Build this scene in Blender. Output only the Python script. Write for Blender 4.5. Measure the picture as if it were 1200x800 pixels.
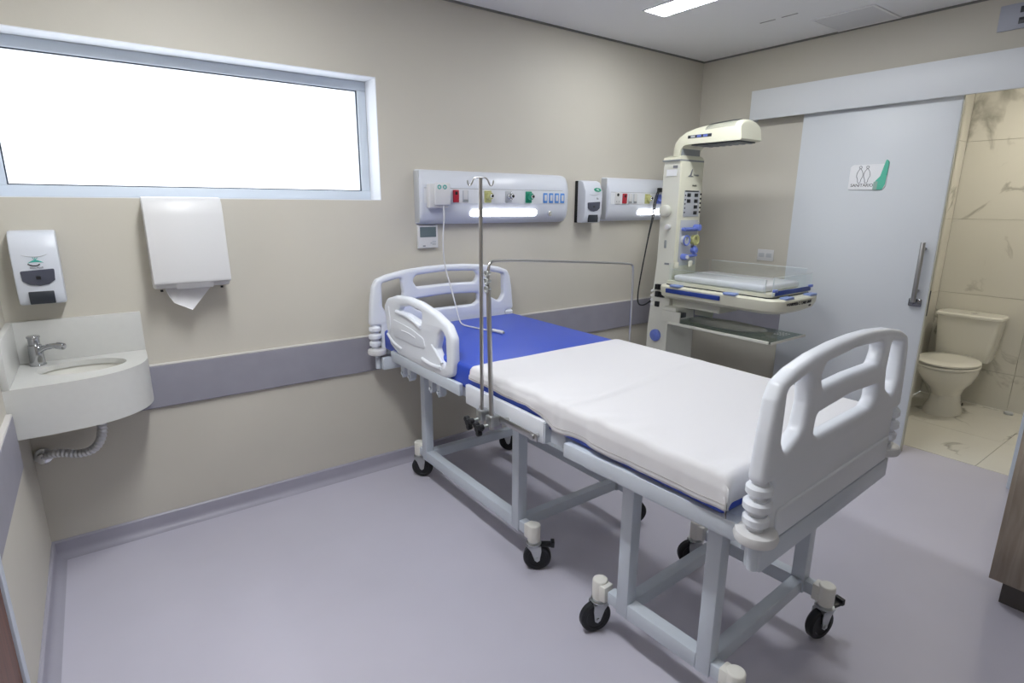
import bpy, bmesh, math, random
from mathutils import Vector, Matrix
from mathutils.geometry import tessellate_polygon
random.seed(7)
PI = math.pi
S = bpy.context.scene
COL = S.collection
for o in list(bpy.data.objects): bpy.data.objects.remove(o)

# ------------------------------------------------------------------ camera, world, exposure
YAW, PITCH, ROLL, FPX = math.radians(36.36), math.radians(13.76), math.radians(-0.345), 659.66
fw = Vector((math.sin(YAW)*math.cos(PITCH), math.cos(YAW)*math.cos(PITCH), -math.sin(PITCH)))
rt = fw.cross(Vector((0, 0, 1))).normalized(); dn = fw.cross(rt)
r2 = math.cos(ROLL)*rt + math.sin(ROLL)*dn; d2 = -math.sin(ROLL)*rt + math.cos(ROLL)*dn
cd = bpy.data.cameras.new('camera'); cam = bpy.data.objects.new('camera', cd); COL.objects.link(cam)
M3 = Matrix((r2, -d2, -fw)).transposed()
cam.matrix_world = Matrix.Translation((0, 0, 1.6)) @ M3.to_4x4()
cd.sensor_width = 36; cd.lens = FPX/1200*36; cd.clip_start = .02
S.camera = cam
# radiance of: strip over the bed, by the basin, two near the facing wall; sky; bathroom lamp; panel lamps
LA, LB, LC, LD, WORLD, BATH, LP = 29.0, 54.0, 3.0, 3.0, 2.6, 40.0, 10.0
W = bpy.data.worlds.new('world'); S.world = W; W.use_nodes = True
W.node_tree.nodes['Background'].inputs[0].default_value = (.93, .97, 1, 1)
W.node_tree.nodes['Background'].inputs[1].default_value = WORLD
S.view_settings.view_transform = 'Standard'; S.view_settings.look = 'None'
S.view_settings.exposure = .08; S.view_settings.gamma = 1; S.view_settings.use_curve_mapping = False

# ------------------------------------------------------------------ materials
MATS = {}
def mat(name, col, rough=.5, metal=0, bump=0, scale=200, vary=0, vscale=6, spec=.5, coat=0, emit=None, estr=0, trans=0, alpha=1, ior=1.45):
    if name in MATS: return MATS[name]
    m = bpy.data.materials.new(name); m.use_nodes = True; nt = m.node_tree; b = nt.nodes['Principled BSDF']
    b.inputs['Base Color'].default_value = (*col, 1); b.inputs['Roughness'].default_value = rough; b.inputs['Metallic'].default_value = metal
    b.inputs['Specular IOR Level'].default_value = spec; b.inputs['Coat Weight'].default_value = coat
    b.inputs['Transmission Weight'].default_value = trans; b.inputs['Alpha'].default_value = alpha; b.inputs['IOR'].default_value = ior
    if emit: b.inputs['Emission Color'].default_value = (*emit, 1); b.inputs['Emission Strength'].default_value = estr
    tc = nt.nodes.new('ShaderNodeTexCoord')
    if vary:
        n = nt.nodes.new('ShaderNodeTexNoise'); n.inputs['Scale'].default_value = vscale; n.inputs['Detail'].default_value = 5
        nt.links.new(tc.outputs['Object'], n.inputs['Vector'])
        r = nt.nodes.new('ShaderNodeValToRGB'); r.color_ramp.elements[0].position = .3; r.color_ramp.elements[1].position = .7
        r.color_ramp.elements[0].color = (*[c*(1-vary) for c in col], 1); r.color_ramp.elements[1].color = (*[min(1, c*(1+vary)) for c in col], 1)
        nt.links.new(n.outputs['Fac'], r.inputs['Fac']); nt.links.new(r.outputs['Color'], b.inputs['Base Color'])
    if bump:
        n = nt.nodes.new('ShaderNodeTexNoise'); n.inputs['Scale'].default_value = scale; n.inputs['Detail'].default_value = 3
        nt.links.new(tc.outputs['Object'], n.inputs['Vector'])
        bp = nt.nodes.new('ShaderNodeBump'); bp.inputs['Strength'].default_value = bump; bp.inputs['Distance'].default_value = .002
        nt.links.new(n.outputs['Fac'], bp.inputs['Height']); nt.links.new(bp.outputs['Normal'], b.inputs['Normal'])
    MATS[name] = m; return m

PAINT = mat('wall_paint', (.60, .57, .50), .55, bump=.12, scale=90, vary=.02, vscale=2)
CEILP = mat('ceiling_paint', (.84, .84, .85), .8)
FLOORV = mat('vinyl_floor', (.55, .535, .625), .38, bump=.04, scale=300, vary=.04, vscale=1.5)
VINYL = mat('vinyl_skirting', (.38, .37, .44), .4, vary=.03)
BANDM = mat('bumper_band', (.30, .295, .345), .5, bump=.1, scale=60, vary=.04, vscale=9)
BANDT = mat('band_cap', (.62, .60, .58), .5)
WHITEG = mat('white_lacquer', (.66, .69, .73), .35)
VALM = mat('white_laminate', (.70, .725, .76), .4)
ALU = mat('powder_aluminium', (.62, .68, .76), .35)
REVEAL = mat('white_reveal', (.82, .84, .88), .6)
GASKET = mat('gasket', (.03, .04, .06), .6)
BEDF = mat('bed_steel', (.58, .63, .70), .38, coat=.2)
PLAST = mat('moulded_plastic', (.76, .79, .85), .32, coat=.15)
WPLAST = mat('white_plastic', (.68, .68, .69), .35)
WPLASTB = mat('bluish_white_plastic', (.66, .69, .76), .3)
CREAMC = mat('cream_cap', (.80, .79, .74), .4)
BLUE = mat('blue_vinyl', (.028, .075, .50), .36, bump=.06, scale=400)
SHEET = mat('cotton_sheet', (.70, .695, .72), .85, bump=.15, scale=700)
BLACK = mat('black_rubber', (.012, .013, .016), .45)
DARKP = mat('dark_plastic', (.03, .035, .045), .3)
SMOKE = mat('smoked_window', (.075, .08, .11), .15)
CHROME = mat('chrome', (.75, .76, .78), .12, 1)
STEEL = mat('brushed_steel', (.50, .50, .50), .3, 1)
ZINC = mat('zinc_fork', (.55, .57, .57), .3, 1)
SOLID = mat('solid_surface', (.64, .64, .62), .3, vary=.012, vscale=40)
CERAM = mat('ceramic', (.80, .79, .74), .12, coat=.4)
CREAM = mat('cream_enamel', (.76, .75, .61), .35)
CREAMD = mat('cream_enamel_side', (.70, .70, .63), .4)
GREYP = mat('grey_plastic', (.30, .32, .33), .4)
LGREY = mat('light_grey_panel', (.52, .54, .57), .4)
BLUEP = mat('blue_plastic', (.16, .22, .62), .35)
NAVY = mat('navy_strip', (.02, .05, .27), .35)
LBLUE = mat('blue_grey_clip', (.25, .33, .62), .35)
RED = mat('red_socket', (.42, .02, .04), .35)
GREEN = mat('green_outlet', (.02, .28, .17), .4)
YEL = mat('olive_outlet', (.50, .50, .22), .4)
TEAL = mat('teal_print', (.05, .42, .36), .5)
SIGNG = mat('sign_green', (.10, .50, .36), .45)
SIGNW = mat('sign_white', (.84, .85, .88), .4)
INK = mat('black_print', (.02, .02, .02), .6)
GINK = mat('grey_print', (.22, .23, .25), .6)
PAPER = mat('tissue_paper', (.84, .84, .86), .9)
CORRU = mat('flexible_hose', (.66, .67, .69), .28, .7)
FOILM = mat('plastic_cover', (.74, .75, .78), .2, bump=.5, scale=35, coat=.3)
SCREEN = mat('lcd_screen', (.13, .17, .19), .2)

def glassy(name, col, ior=1.35, rough=.02):
    m = bpy.data.materials.new(name); m.use_nodes = True; nt = m.node_tree; nt.nodes.clear()
    o = nt.nodes.new('ShaderNodeOutputMaterial'); mx = nt.nodes.new('ShaderNodeMixShader'); t = nt.nodes.new('ShaderNodeBsdfTransparent')
    g = nt.nodes.new('ShaderNodeBsdfGlossy'); g.inputs['Roughness'].default_value = rough; lw = nt.nodes.new('ShaderNodeLayerWeight'); lw.inputs[0].default_value = .25; f = nt.nodes.new('ShaderNodeMath'); f.operation = 'MULTIPLY_ADD'; f.inputs[1].default_value = ior; f.inputs[2].default_value = .03; nt.links.new(lw.outputs['Facing'], f.inputs[0])
    t.inputs[0].default_value = (*col, 1)
    nt.links.new(f.outputs[0], mx.inputs[0]); nt.links.new(t.outputs[0], mx.inputs[1]); nt.links.new(g.outputs[0], mx.inputs[2]); nt.links.new(mx.outputs[0], o.inputs[0]); return m
ACRYL = glassy('acrylic', (.975, .99, .99), .10, .03)
SHELFG = glassy('tinted_glass', (.70, .77, .73), .30, .05)
def frosted():
    m = bpy.data.materials.new('frosted_glass'); m.use_nodes = True; nt = m.node_tree; nt.nodes.clear()
    o = nt.nodes.new('ShaderNodeOutputMaterial'); mx = nt.nodes.new('ShaderNodeMixShader'); t = nt.nodes.new('ShaderNodeBsdfTransparent')
    g = nt.nodes.new('ShaderNodeBsdfTranslucent'); g.inputs[0].default_value = (.95, .97, 1, 1); t.inputs[0].default_value = (.97, .98, 1, 1); mx.inputs[0].default_value = .35
    nt.links.new(t.outputs[0], mx.inputs[1]); nt.links.new(g.outputs[0], mx.inputs[2]); nt.links.new(mx.outputs[0], o.inputs[0]); return m
FROST = frosted()
def emitm(name, col, s):
    return mat(name, (.8, .8, .8), .5, emit=col, estr=s)
LEDP = emitm('panel_lamp', (.93, .95, 1), LP)
LEDB = emitm('bathroom_lamp', (1, .94, .80), BATH)

def marble():
    m = bpy.data.materials.new('marble_tile'); m.use_nodes = True; nt = m.node_tree; b = nt.nodes['Principled BSDF']
    b.inputs['Roughness'].default_value = .22
    tc = nt.nodes.new('ShaderNodeTexCoord'); n = nt.nodes.new('ShaderNodeTexNoise'); n.inputs['Scale'].default_value = 1.0; n.inputs['Detail'].default_value = 7; n.inputs['Distortion'].default_value = .9
    mp = nt.nodes.new('ShaderNodeMapping'); mp.inputs['Rotation'].default_value = (.7, .2, .5); mp.inputs['Scale'].default_value = (1.2, 1.5, .8); nt.links.new(tc.outputs['Object'], mp.inputs[0])
    nt.links.new(mp.outputs[0], n.inputs['Vector'])
    a = nt.nodes.new('ShaderNodeMath'); a.operation = 'SUBTRACT'; a.inputs[1].default_value = .5; nt.links.new(n.outputs['Fac'], a.inputs[0])
    ab = nt.nodes.new('ShaderNodeMath'); ab.operation = 'ABSOLUTE'; nt.links.new(a.outputs[0], ab.inputs[0])
    n2 = nt.nodes.new('ShaderNodeTexNoise'); n2.inputs['Scale'].default_value = 2.3; nt.links.new(tc.outputs['Object'], n2.inputs['Vector'])
    gate = nt.nodes.new('ShaderNodeMapRange'); gate.inputs[1].default_value = .42; gate.inputs[2].default_value = .58; gate.inputs[3].default_value = .03; gate.inputs[4].default_value = 0
    nt.links.new(n2.outputs['Fac'], gate.inputs[0])
    ad = nt.nodes.new('ShaderNodeMath'); ad.operation = 'ADD'; nt.links.new(ab.outputs[0], ad.inputs[0]); nt.links.new(gate.outputs[0], ad.inputs[1])
    r = nt.nodes.new('ShaderNodeValToRGB'); e = r.color_ramp.elements
    e[0].position = .0; e[0].color = (.38, .37, .33, 1); e[1].position = .020; e[1].color = (.72, .705, .65, 1)
    nt.links.new(ad.outputs[0], r.inputs['Fac']); nt.links.new(r.outputs['Color'], b.inputs['Base Color']); return m
MARBLE = marble()
GROUT = mat('grout', (.45, .43, .38), .8)
def wood(name, c1, c2, sc):
    m = bpy.data.materials.new(name); m.use_nodes = True; nt = m.node_tree; b = nt.nodes['Principled BSDF']; b.inputs['Roughness'].default_value = .45
    tc = nt.nodes.new('ShaderNodeTexCoord'); mp = nt.nodes.new('ShaderNodeMapping'); mp.inputs['Scale'].default_value = sc
    n = nt.nodes.new('ShaderNodeTexNoise'); n.inputs['Scale'].default_value = 6; n.inputs['Detail'].default_value = 8; n.inputs['Distortion'].default_value = .6
    nt.links.new(tc.outputs['Object'], mp.inputs[0]); nt.links.new(mp.outputs[0], n.inputs['Vector'])
    r = nt.nodes.new('ShaderNodeValToRGB'); r.color_ramp.elements[0].position = .35; r.color_ramp.elements[1].position = .68
    r.color_ramp.elements[0].color = (*c1, 1); r.color_ramp.elements[1].color = (*c2, 1)
    nt.links.new(n.outputs['Fac'], r.inputs['Fac']); nt.links.new(r.outputs['Color'], b.inputs['Base Color']); return m
WOODC = wood('cabinet_wood', (.26, .21, .165), (.37, .31, .25), (6, 6, .7))
WOODD = wood('door_wood', (.10, .03, .012), (.20, .065, .025), (8, 8, .6))

# ------------------------------------------------------------------ geometry helpers
def wloc(o):
    v = Vector((0, 0, 0))
    while o is not None: v += o.location; o = o.parent
    return v
def tag(o, label=None, cat=None, group=None, kind=None):
    if label: o['label'] = label
    if cat: o['category'] = cat
    if group: o['group'] = group
    if kind: o['kind'] = kind
    return o
def thing(name, loc, label, cat, group=None, kind=None):
    o = bpy.data.objects.new(name, None); COL.objects.link(o); o.location = loc; o.empty_display_size = .1
    return tag(o, label, cat, group, kind)
def finish(name, me, m, parent, smooth=True, ang=35):
    if parent is None:
        vs = [v.co for v in me.vertices]
        c = Vector(((min(v.x for v in vs)+max(v.x for v in vs))/2, (min(v.y for v in vs)+max(v.y for v in vs))/2, min(v.z for v in vs)))
        me.transform(Matrix.Translation(-c)); loc = c
    else:
        me.transform(Matrix.Translation(-wloc(parent))); loc = Vector((0, 0, 0))
    if smooth:
        for p in me.polygons: p.use_smooth = True
        me.set_sharp_from_angle(angle=math.radians(ang))
    me.materials.clear(); me.materials.append(m)
    o = bpy.data.objects.new(name, me); COL.objects.link(o); o.parent = parent; o.location = loc
    return o
class MB:
    def __init__(s, xf=None): s.bm = bmesh.new(); s.xf = xf
    def add(s, t, M=None):
        if M is not None: bmesh.ops.transform(t, matrix=M, verts=t.verts)
        if s.xf is not None: bmesh.ops.transform(t, matrix=s.xf, verts=t.verts)
        me = bpy.data.meshes.new('t'); t.to_mesh(me); t.free(); s.bm.from_mesh(me); bpy.data.meshes.remove(me); return s
    def box(s, x0, x1, y0, y1, z0, z1, bev=0, seg=2, M=None):
        t = bmesh.new(); bmesh.ops.create_cube(t, size=1)
        for v in t.verts: v.co = Vector(((x0+x1)/2+v.co.x*(x1-x0), (y0+y1)/2+v.co.y*(y1-y0), (z0+z1)/2+v.co.z*(z1-z0)))
        if bev: bmesh.ops.bevel(t, geom=t.edges[:], offset=bev, segments=seg, profile=.5, affect='EDGES')
        return s.add(t, M)
    def cyl(s, p0, p1, r, r1=None, n=20, bev=0):
        p0, p1 = Vector(p0), Vector(p1); d = p1-p0; t = bmesh.new()
        bmesh.ops.create_cone(t, cap_ends=True, segments=n, radius1=r, radius2=r if r1 is None else r1, depth=d.length)
        if bev: bmesh.ops.bevel(t, geom=[e for e in t.edges if e.is_manifold and e.calc_face_angle(0) > .9], offset=bev, segments=3, profile=.5, affect='EDGES')
        return s.add(t, Matrix.Translation((p0+p1)/2) @ d.to_track_quat('Z', 'Y').to_matrix().to_4x4())
    def ball(s, c, r, sc=(1, 1, 1)):
        t = bmesh.new(); bmesh.ops.create_uvsphere(t, u_segments=20, v_segments=12, radius=r)
        return s.add(t, Matrix.Translation(c) @ Matrix.Diagonal((*sc, 1)))
    def torus(s, c, R, r, axis=(0, 0, 1), n=24, k=10):
        pts = []; t = bmesh.new(); rows = []
        for i in range(n):
            a = 2*PI*i/n; rows.append([t.verts.new(((R+r*math.cos(b))*math.cos(a), (R+r*math.cos(b))*math.sin(a), r*math.sin(b))) for b in [2*PI*j/k for j in range(k)]])
        for i in range(n):
            for j in range(k): t.faces.new((rows[i][j], rows[(i+1) % n][j], rows[(i+1) % n][(j+1) % k], rows[i][(j+1) % k]))
        return s.add(t, Matrix.Translation(c) @ Vector(axis).to_track_quat('Z', 'Y').to_matrix().to_4x4())
    def tube(s, pts, r, n=10, smooth=0):
        P = [Vector(p) for p in pts]
        for _ in range(smooth):
            Q = [P[0]]
            for a, b in zip(P, P[1:]): Q += [a*.75+b*.25, a*.25+b*.75]
            P = Q+[P[-1]]
        rr = r if callable(r) else (lambda i, m: r)
        t = bmesh.new(); rings = []; up = None
        for i, p in enumerate(P):
            d = (P[min(i+1, len(P)-1)]-P[max(i-1, 0)]).normalized()
            if up is None: up = d.orthogonal().normalized()
            up = (up-d*up.dot(d)).normalized(); sd = d.cross(up)
            R = rr(i, len(P)); rings.append([t.verts.new(p+R*(math.cos(2*PI*k/n)*up+math.sin(2*PI*k/n)*sd)) for k in range(n)])
        for a, b in zip(rings, rings[1:]):
            for k in range(n): t.faces.new((a[k], a[(k+1) % n], b[(k+1) % n], b[k]))
        t.faces.new(rings[0][::-1]); t.faces.new(rings[-1]); return s.add(t)
    def loft(s, rings, caps=True):
        t = bmesh.new(); R = [[t.verts.new(p) for p in r] for r in rings]; n = len(R[0])
        for a, b in zip(R, R[1:]):
            for k in range(n): t.faces.new((a[k], a[(k+1) % n], b[(k+1) % n], b[k]))
        if caps: t.faces.new(R[0][::-1]); t.faces.new(R[-1])
        bmesh.ops.recalc_face_normals(t, faces=t.faces); return s.add(t)
    def prism(s, prof, fn, a, b, bev=0, ex=None):
        """prof: 2-D polygon, fn(u, v, w) -> xyz, extruded from w=a to w=b"""
        t = bmesh.new(); A = [t.verts.new(fn(u, v, a)) for u, v in prof]; B = [t.verts.new(fn(u, v, b)) for u, v in prof]; n = len(prof)
        t.faces.new(A[::-1]); t.faces.new(B)
        for k in range(n): t.faces.new((A[k], A[(k+1) % n], B[(k+1) % n], B[k]))
        bmesh.ops.recalc_face_normals(t, faces=t.faces)
        if bev:
            es = [e for e in t.edges if e.calc_face_angle(0) > .6]
            bmesh.ops.bevel(t, geom=es, offset=bev, segments=2, profile=.5, affect='EDGES')
        return s.add(t)
    def quads(s, verts, faces):
        t = bmesh.new(); V = [t.verts.new(v) for v in verts]
        for f in faces: t.faces.new([V[i] for i in f])
        return s.add(t)
    def build(s, name, m, parent=None, smooth=True, ang=35):
        me = bpy.data.meshes.new(name); s.bm.to_mesh(me); s.bm.free(); return finish(name, me, m, parent, smooth, ang)
def bx(name, m, parent, x0, x1, y0, y1, z0, z1, bev=0, xf=None): return MB(xf).box(x0, x1, y0, y1, z0, z1, bev).build(name, m, parent)
def fillet(pts, r, seg=6):
    out = []; n = len(pts); P = [Vector(p) for p in pts]
    for i in range(n):
        p = P[i]; a = P[i-1]-p; b = P[(i+1) % n]-p; la, lb = a.length, b.length; a.normalize(); b.normalize()
        ri = r[i] if isinstance(r, (list, tuple)) else r
        ang = a.angle(b); d = min(ri/max(math.tan(ang/2), .05), la*.48, lb*.48)
        p0, p2 = p+a*d, p+b*d
        for k in range(seg+1):
            u = k/seg; q = (1-u)**2*p0+2*u*(1-u)*p+u*u*p2; out.append((q.x, q.y))
    return out
def board_mesh(splines, thick, bev, fn, bres=4):
    """flat board (first loop = outline, others = holes) with rounded rims; fn(u,v,w) -> xyz"""
    loops = []
    for k, sp in enumerate(splines):
        P = [Vector(p) for p in sp]; Q = []
        for p in P:
            if not Q or (p-Q[-1]).length > 1e-4: Q.append(p)
        if (Q[0]-Q[-1]).length < 1e-4: Q.pop()
        area = sum(a.x*b_.y-a.y*b_.x for a, b_ in zip(Q, Q[1:]+Q[:1]))
        if (area > 0) != (k == 0): Q.reverse()
        loops.append(Q)
    def inset(Q, d):
        out = []; n = len(Q)
        for i in range(n):
            a = (Q[i]-Q[i-1]).normalized(); c = (Q[(i+1) % n]-Q[i]).normalized()
            na, nc = Vector((-a.y, a.x)), Vector((-c.y, c.x)); m_ = na+nc
            m_ = m_.normalized() if m_.length > 1e-6 else na
            out.append(Q[i]+m_*(d/max(m_.dot(na), .6)))
        return out
    h = thick/2; st = [(bev*(1-math.sin(PI/2*k/bres)), h-bev+bev*math.cos(PI/2*k/bres)) for k in range(bres+1)]
    st = st+[(d, -w) for d, w in reversed(st)]          # from the front rim round to the back rim
    V = []; F = []; front = []; back = []
    for Q in loops:
        n = len(Q); base = len(V)
        for d, w in st: V += [fn(p.x, p.y, w) for p in inset(Q, d)]
        for r_ in range(len(st)-1):
            for i in range(n): F.append((base+r_*n+i, base+(r_+1)*n+i, base+(r_+1)*n+(i+1) % n, base+r_*n+(i+1) % n))
        front += [(base+i, p) for i, p in enumerate(inset(Q, bev))]; back += [(base+(len(st)-1)*n+i, p) for i, p in enumerate(inset(Q, bev))]
    polys = []; k0 = 0
    for Q in loops: polys.append([Vector((p.x, p.y, 0)) for _, p in front[k0:k0+len(Q)]]); k0 += len(Q)
    for t in tessellate_polygon(polys):
        F.append(tuple(front[i][0] for i in t)); F.append(tuple(back[i][0] for i in reversed(t)))
    bm = bmesh.new(); W_ = [bm.verts.new(v) for v in V]
    for f in F:
        try: bm.faces.new([W_[i] for i in f])
        except ValueError: pass
    bmesh.ops.remove_doubles(bm, verts=bm.verts, dist=1e-6); bmesh.ops.recalc_face_normals(bm, faces=bm.faces)
    me = bpy.data.meshes.new('board'); bm.to_mesh(me); bm.free(); return me
def board(name, m, parent, splines, thick, bev, fn, ang=50): return finish(name, board_mesh(splines, thick, bev, fn), m, parent, True, ang)
def text(name, body, size, m, parent, fn, ext=.0006):
    """fn maps the text plane (u right, v up, w out) to the world"""
    cu = bpy.data.curves.new('t', 'FONT'); cu.body = body; cu.size = size; cu.extrude = ext; cu.align_x = 'CENTER'; cu.align_y = 'CENTER'
    ob = bpy.data.objects.new('t', cu); COL.objects.link(ob); bpy.context.view_layer.update()
    me = bpy.data.meshes.new_from_object(ob.evaluated_get(bpy.context.evaluated_depsgraph_get()))
    bpy.data.objects.remove(ob)
    for v in me.vertices: v.co = Vector(fn(v.co.x, v.co.y, v.co.z))
    return finish(name, me, m, parent, False)
def onback(x, z, y): return lambda u, v, w: (x+u, y-w, z+v)          # faces -y
def onright(y, z, x): return lambda u, v, w: (x-w, y-u, z+v)         # faces -x
def ell(cx, cy, rx, ry, z, n=40, p=2.0):
    out = []
    for k in range(n):
        a = 2*PI*k/n; c, s_ = math.cos(a), math.sin(a)
        out.append((cx+rx*math.copysign(abs(c)**(2/p), c), cy+ry*math.copysign(abs(s_)**(2/p), s_), z))
    return out

# ------------------------------------------------------------------ room shell
XL, XR, YB, YF, H = -.34, 4.18, 3.08, -1.8, 2.72
T = .14
def struct(o, label, cat=None): return tag(o, label, cat or o.name.split('_')[0].split('.')[0], kind='structure')
struct(bx('floor', FLOORV, None, XL, XR+T, YF, YB, -.1, 0), 'lavender grey vinyl sheet floor of the ward')
struct(bx('ceiling', CEILP, None, XL-T, XR+T, YF-T, YB+.3, H, H+.1), 'flat off-white painted ceiling')
WX0, WX1, WZ0, WZ1 = -.31, 1.345, 1.613, 2.256
b = MB(); TB = .30
b.box(XL-T, WX0, YB, YB+TB, -.1, H).box(WX1, XR+T, YB, YB+TB, -.1, H).box(WX0, WX1, YB, YB+TB, -.1, WZ0).box(WX0, WX1, YB, YB+TB, WZ1, H)
struct(b.build('wall_back', PAINT, None, False), 'beige painted wall behind the bed with a long window')
struct(bx('wall_left', PAINT, None, XL-T, XL, YF, YB, -.1, H), 'beige painted wall beside the wash basin')
struct(bx('wall_front', PAINT, None, XL-T, XR+T, YF-T, YF, -.1, H), 'beige painted wall facing the window wall')
DY0, DY1, DZ = .70, 1.62, 2.32
b = MB().box(XR, XR+T, YF, DY0, -.1, H).box(XR, XR+T, DY1, YB, -.1, H).box(XR, XR+T, DY0, DY1, DZ, H)
struct(b.build('wall_right', PAINT, None, False), 'beige painted wall with the bathroom doorway')
# dark strip coloured as the shade of a gap between wall and ceiling
g = .006
b = MB().box(XL, XR, YB-g, YB, H-.012, H).box(XR-g, XR, YF, YB-g, H-.012, H).box(XL, XL+g, YF, YB-g, H-.012, H)
struct(b.build('trim_1', mat('gap_shade', (.20, .20, .19), .8), None, False), 'thin dark strip painted as the shade of a gap around the ceiling edge')
# coved skirting
def cove(h=.085, d=.012, r=.035):
    p = [(0, 0), (0, h), (-d*.5, h), (-d, h-.006), (-d, r)]
    for k in range(1, 6):
        a = PI/2*k/6; p.append((-d-r*(1-math.cos(a)), r*(1-math.sin(a))+.0005))
    return p+[(-d-r, .0005), (-d-r, 0)]
struct(MB().prism(cove(), lambda u, v, w: (w, YB+u, v), XL, XR).build('baseboard_back', VINYL, None), 'coved lavender vinyl skirting under the window wall')
struct(MB().prism(cove(), lambda u, v, w: (XL-u, w, v), 1.89, YB-.02).build('baseboard_left', VINYL, None), 'coved lavender vinyl skirting below the wash basin wall')
struct(MB().prism(cove(), lambda u, v, w: (XR+u, w, v), DY1, YB-.02).build('baseboard_right', VINYL, None), 'coved lavender vinyl skirting behind the sliding door')
def band(name, label, fn, a, bb):
    t = tag(MB().prism([(0, .634), (0, .843), (-.014, .843), (-.018, .838), (-.018, .639), (-.014, .634)], fn, a, bb).build(name, BANDM, None), label, 'trim', kind='structure')
    o = MB().prism([(0, .843), (0, .849), (-.016, .849), (-.018, .843)], fn, a, bb).build('band_cap', BANDT, t)
band('trim_2', 'grey bumper band along the window wall', lambda u, v, w: (w, YB+u, v), .05, XR)
band('trim_3', 'grey bumper band on the wash basin wall', lambda u, v, w: (XL-u, w, v), 1.89, 2.62)
band('trim_4', 'grey bumper band behind the infant warmer', lambda u, v, w: (XR+u, w, v), DY1, YB-.018)

# window
win = thing('window_1', ((WX0+WX1)/2, YB+.15, WZ0), 'long white-framed window glowing with daylight', 'window', kind='structure')
b = MB(); FY0, FY1 = YB+.14, YB+.20
b.box(WX0, WX1, YB+.001, FY0, WZ1-.004, WZ1).box(WX0, WX1, YB+.001, FY0, WZ0, WZ0+.004).box(WX1-.004, WX1, YB+.001, FY0, WZ0, WZ1).box(WX0, WX0+.004, YB+.001, FY0, WZ0, WZ1)
b.build('reveal', REVEAL, win, False)
fwid = .052
for nm, a in (('frame_rail', (WX0, WX1, FY0, FY1, WZ1-fwid, WZ1-.004)), ('frame_rail', (WX0, WX1, FY0, FY1, WZ0+.004, WZ0+fwid)), ('frame_stile', (WX0+.004, WX0+fwid, FY0, FY1, WZ0+fwid, WZ1-fwid)), ('frame_stile', (WX1-fwid, WX1-.004, FY0, FY1, WZ0+fwid, WZ1-fwid))):
    bx(nm, ALU, win, *a, bev=.003)
k = fwid; q = .005
MB().box(WX0+k, WX1-k, FY0+.012, FY0+.02, WZ1-k-q, WZ1-k).box(WX0+k, WX1-k, FY0+.012, FY0+.02, WZ0+k, WZ0+k+q).box(WX0+k, WX0+k+q, FY0+.012, FY0+.02, WZ0+k, WZ1-k).box(WX1-k-q, WX1-k, FY0+.012, FY0+.02, WZ0+k, WZ1-k).build('gasket', GASKET, win, False)
bx('pane', FROST, win, WX0+k, WX1-k, FY0+.025, FY0+.031, WZ0+k, WZ1-k)

# wooden door in the left wall
d1 = thing('door_1', (XL, 1.4, 0), 'reddish brown wooden door in the wall by the basin', 'door', kind='structure')
MB().box(XL, XL+.025, 1.84, 1.885, 0, 2.14, .004).box(XL, XL+.025, .90, .945, 0, 2.14, .004).box(XL, XL+.025, .945, 1.84, 2.095, 2.14, .004).build('door_frame', ALU, d1)
bx('door_leaf', WOODD, d1, XL, XL+.018, .947, 1.838, .008, 2.093, .003)
MB().cyl((XL+.018, 1.05, 1.0), (XL+.06, 1.05, 1.0), .012).tube([(XL+.06, 1.05, 1.0), (XL+.065, 1.10, 1.0), (XL+.065, 1.18, 1.0)], .009).build('door_handle', CHROME, d1)

# sliding bathroom door and its track cover
DX = 4.13
d2_ = thing('door_2', (DX+.02, 1.72, 0), 'white sliding bathroom door with steel pull handle', 'door', kind='structure')
bx('door_leaf', WHITEG, d2_, DX, DX+.04, 1.262, 2.18, .012, 2.23, .003)
bx('door_edge', mat('door_edge_strip', (.55, .54, .46), .5), d2_, DX+.004, DX+.036, 1.256, 1.262, .012, 2.22)
b = MB()
hy = 1.318; hx = DX-.05
b.cyl((hx, hy, 1.015), (hx, hy, 1.385), .0135, bev=.003)
for z in (1.085, 1.345): b.cyl((hx, hy-.0, z), (DX, hy-.0, z), .008)
b.build('pull_handle', STEEL, d2_)
MB().box(DX-.018, DX, 1.285, 1.355, .985, 1.035, .006).cyl((DX-.034, 1.335, 1.01), (DX-.016, 1.335, 1.01), .014, bev=.003).cyl((DX-.03, 1.302, 1.01), (DX-.016, 1.302, 1.01), .012, bev=.003).build('door_lock', mat('dark_chrome', (.28, .29, .31), .2, 1), d2_)
bx('edge_latch', DARKP, d2_, DX+.012, DX+.028, 1.2545, 1.2565, .93, 1.09)
MB().box(DX-.012, DX+.03, 1.262, 1.33, 0, .012).build('floor_guide', ZINC, d2_)
b = MB().box(DX-.045, DX-.027, -.2, 2.57, 2.213, 2.417, .002).box(DX-.027, XR, -.2, 2.57, 2.399, 2.417)
b.box(DX-.027, XR, 2.552, 2.57, 2.213, 2.399)
struct(b.build('trim_5', VALM, None), 'long white track cover above the sliding bathroom door', 'trim')
b = MB().box(XR-.075, XR+T, .655, DY0, 0, 2.2, .003)
struct(b.build('trim_6', ALU, None), 'pale bluish aluminium door jamb of the bathroom', 'trim')

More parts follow.
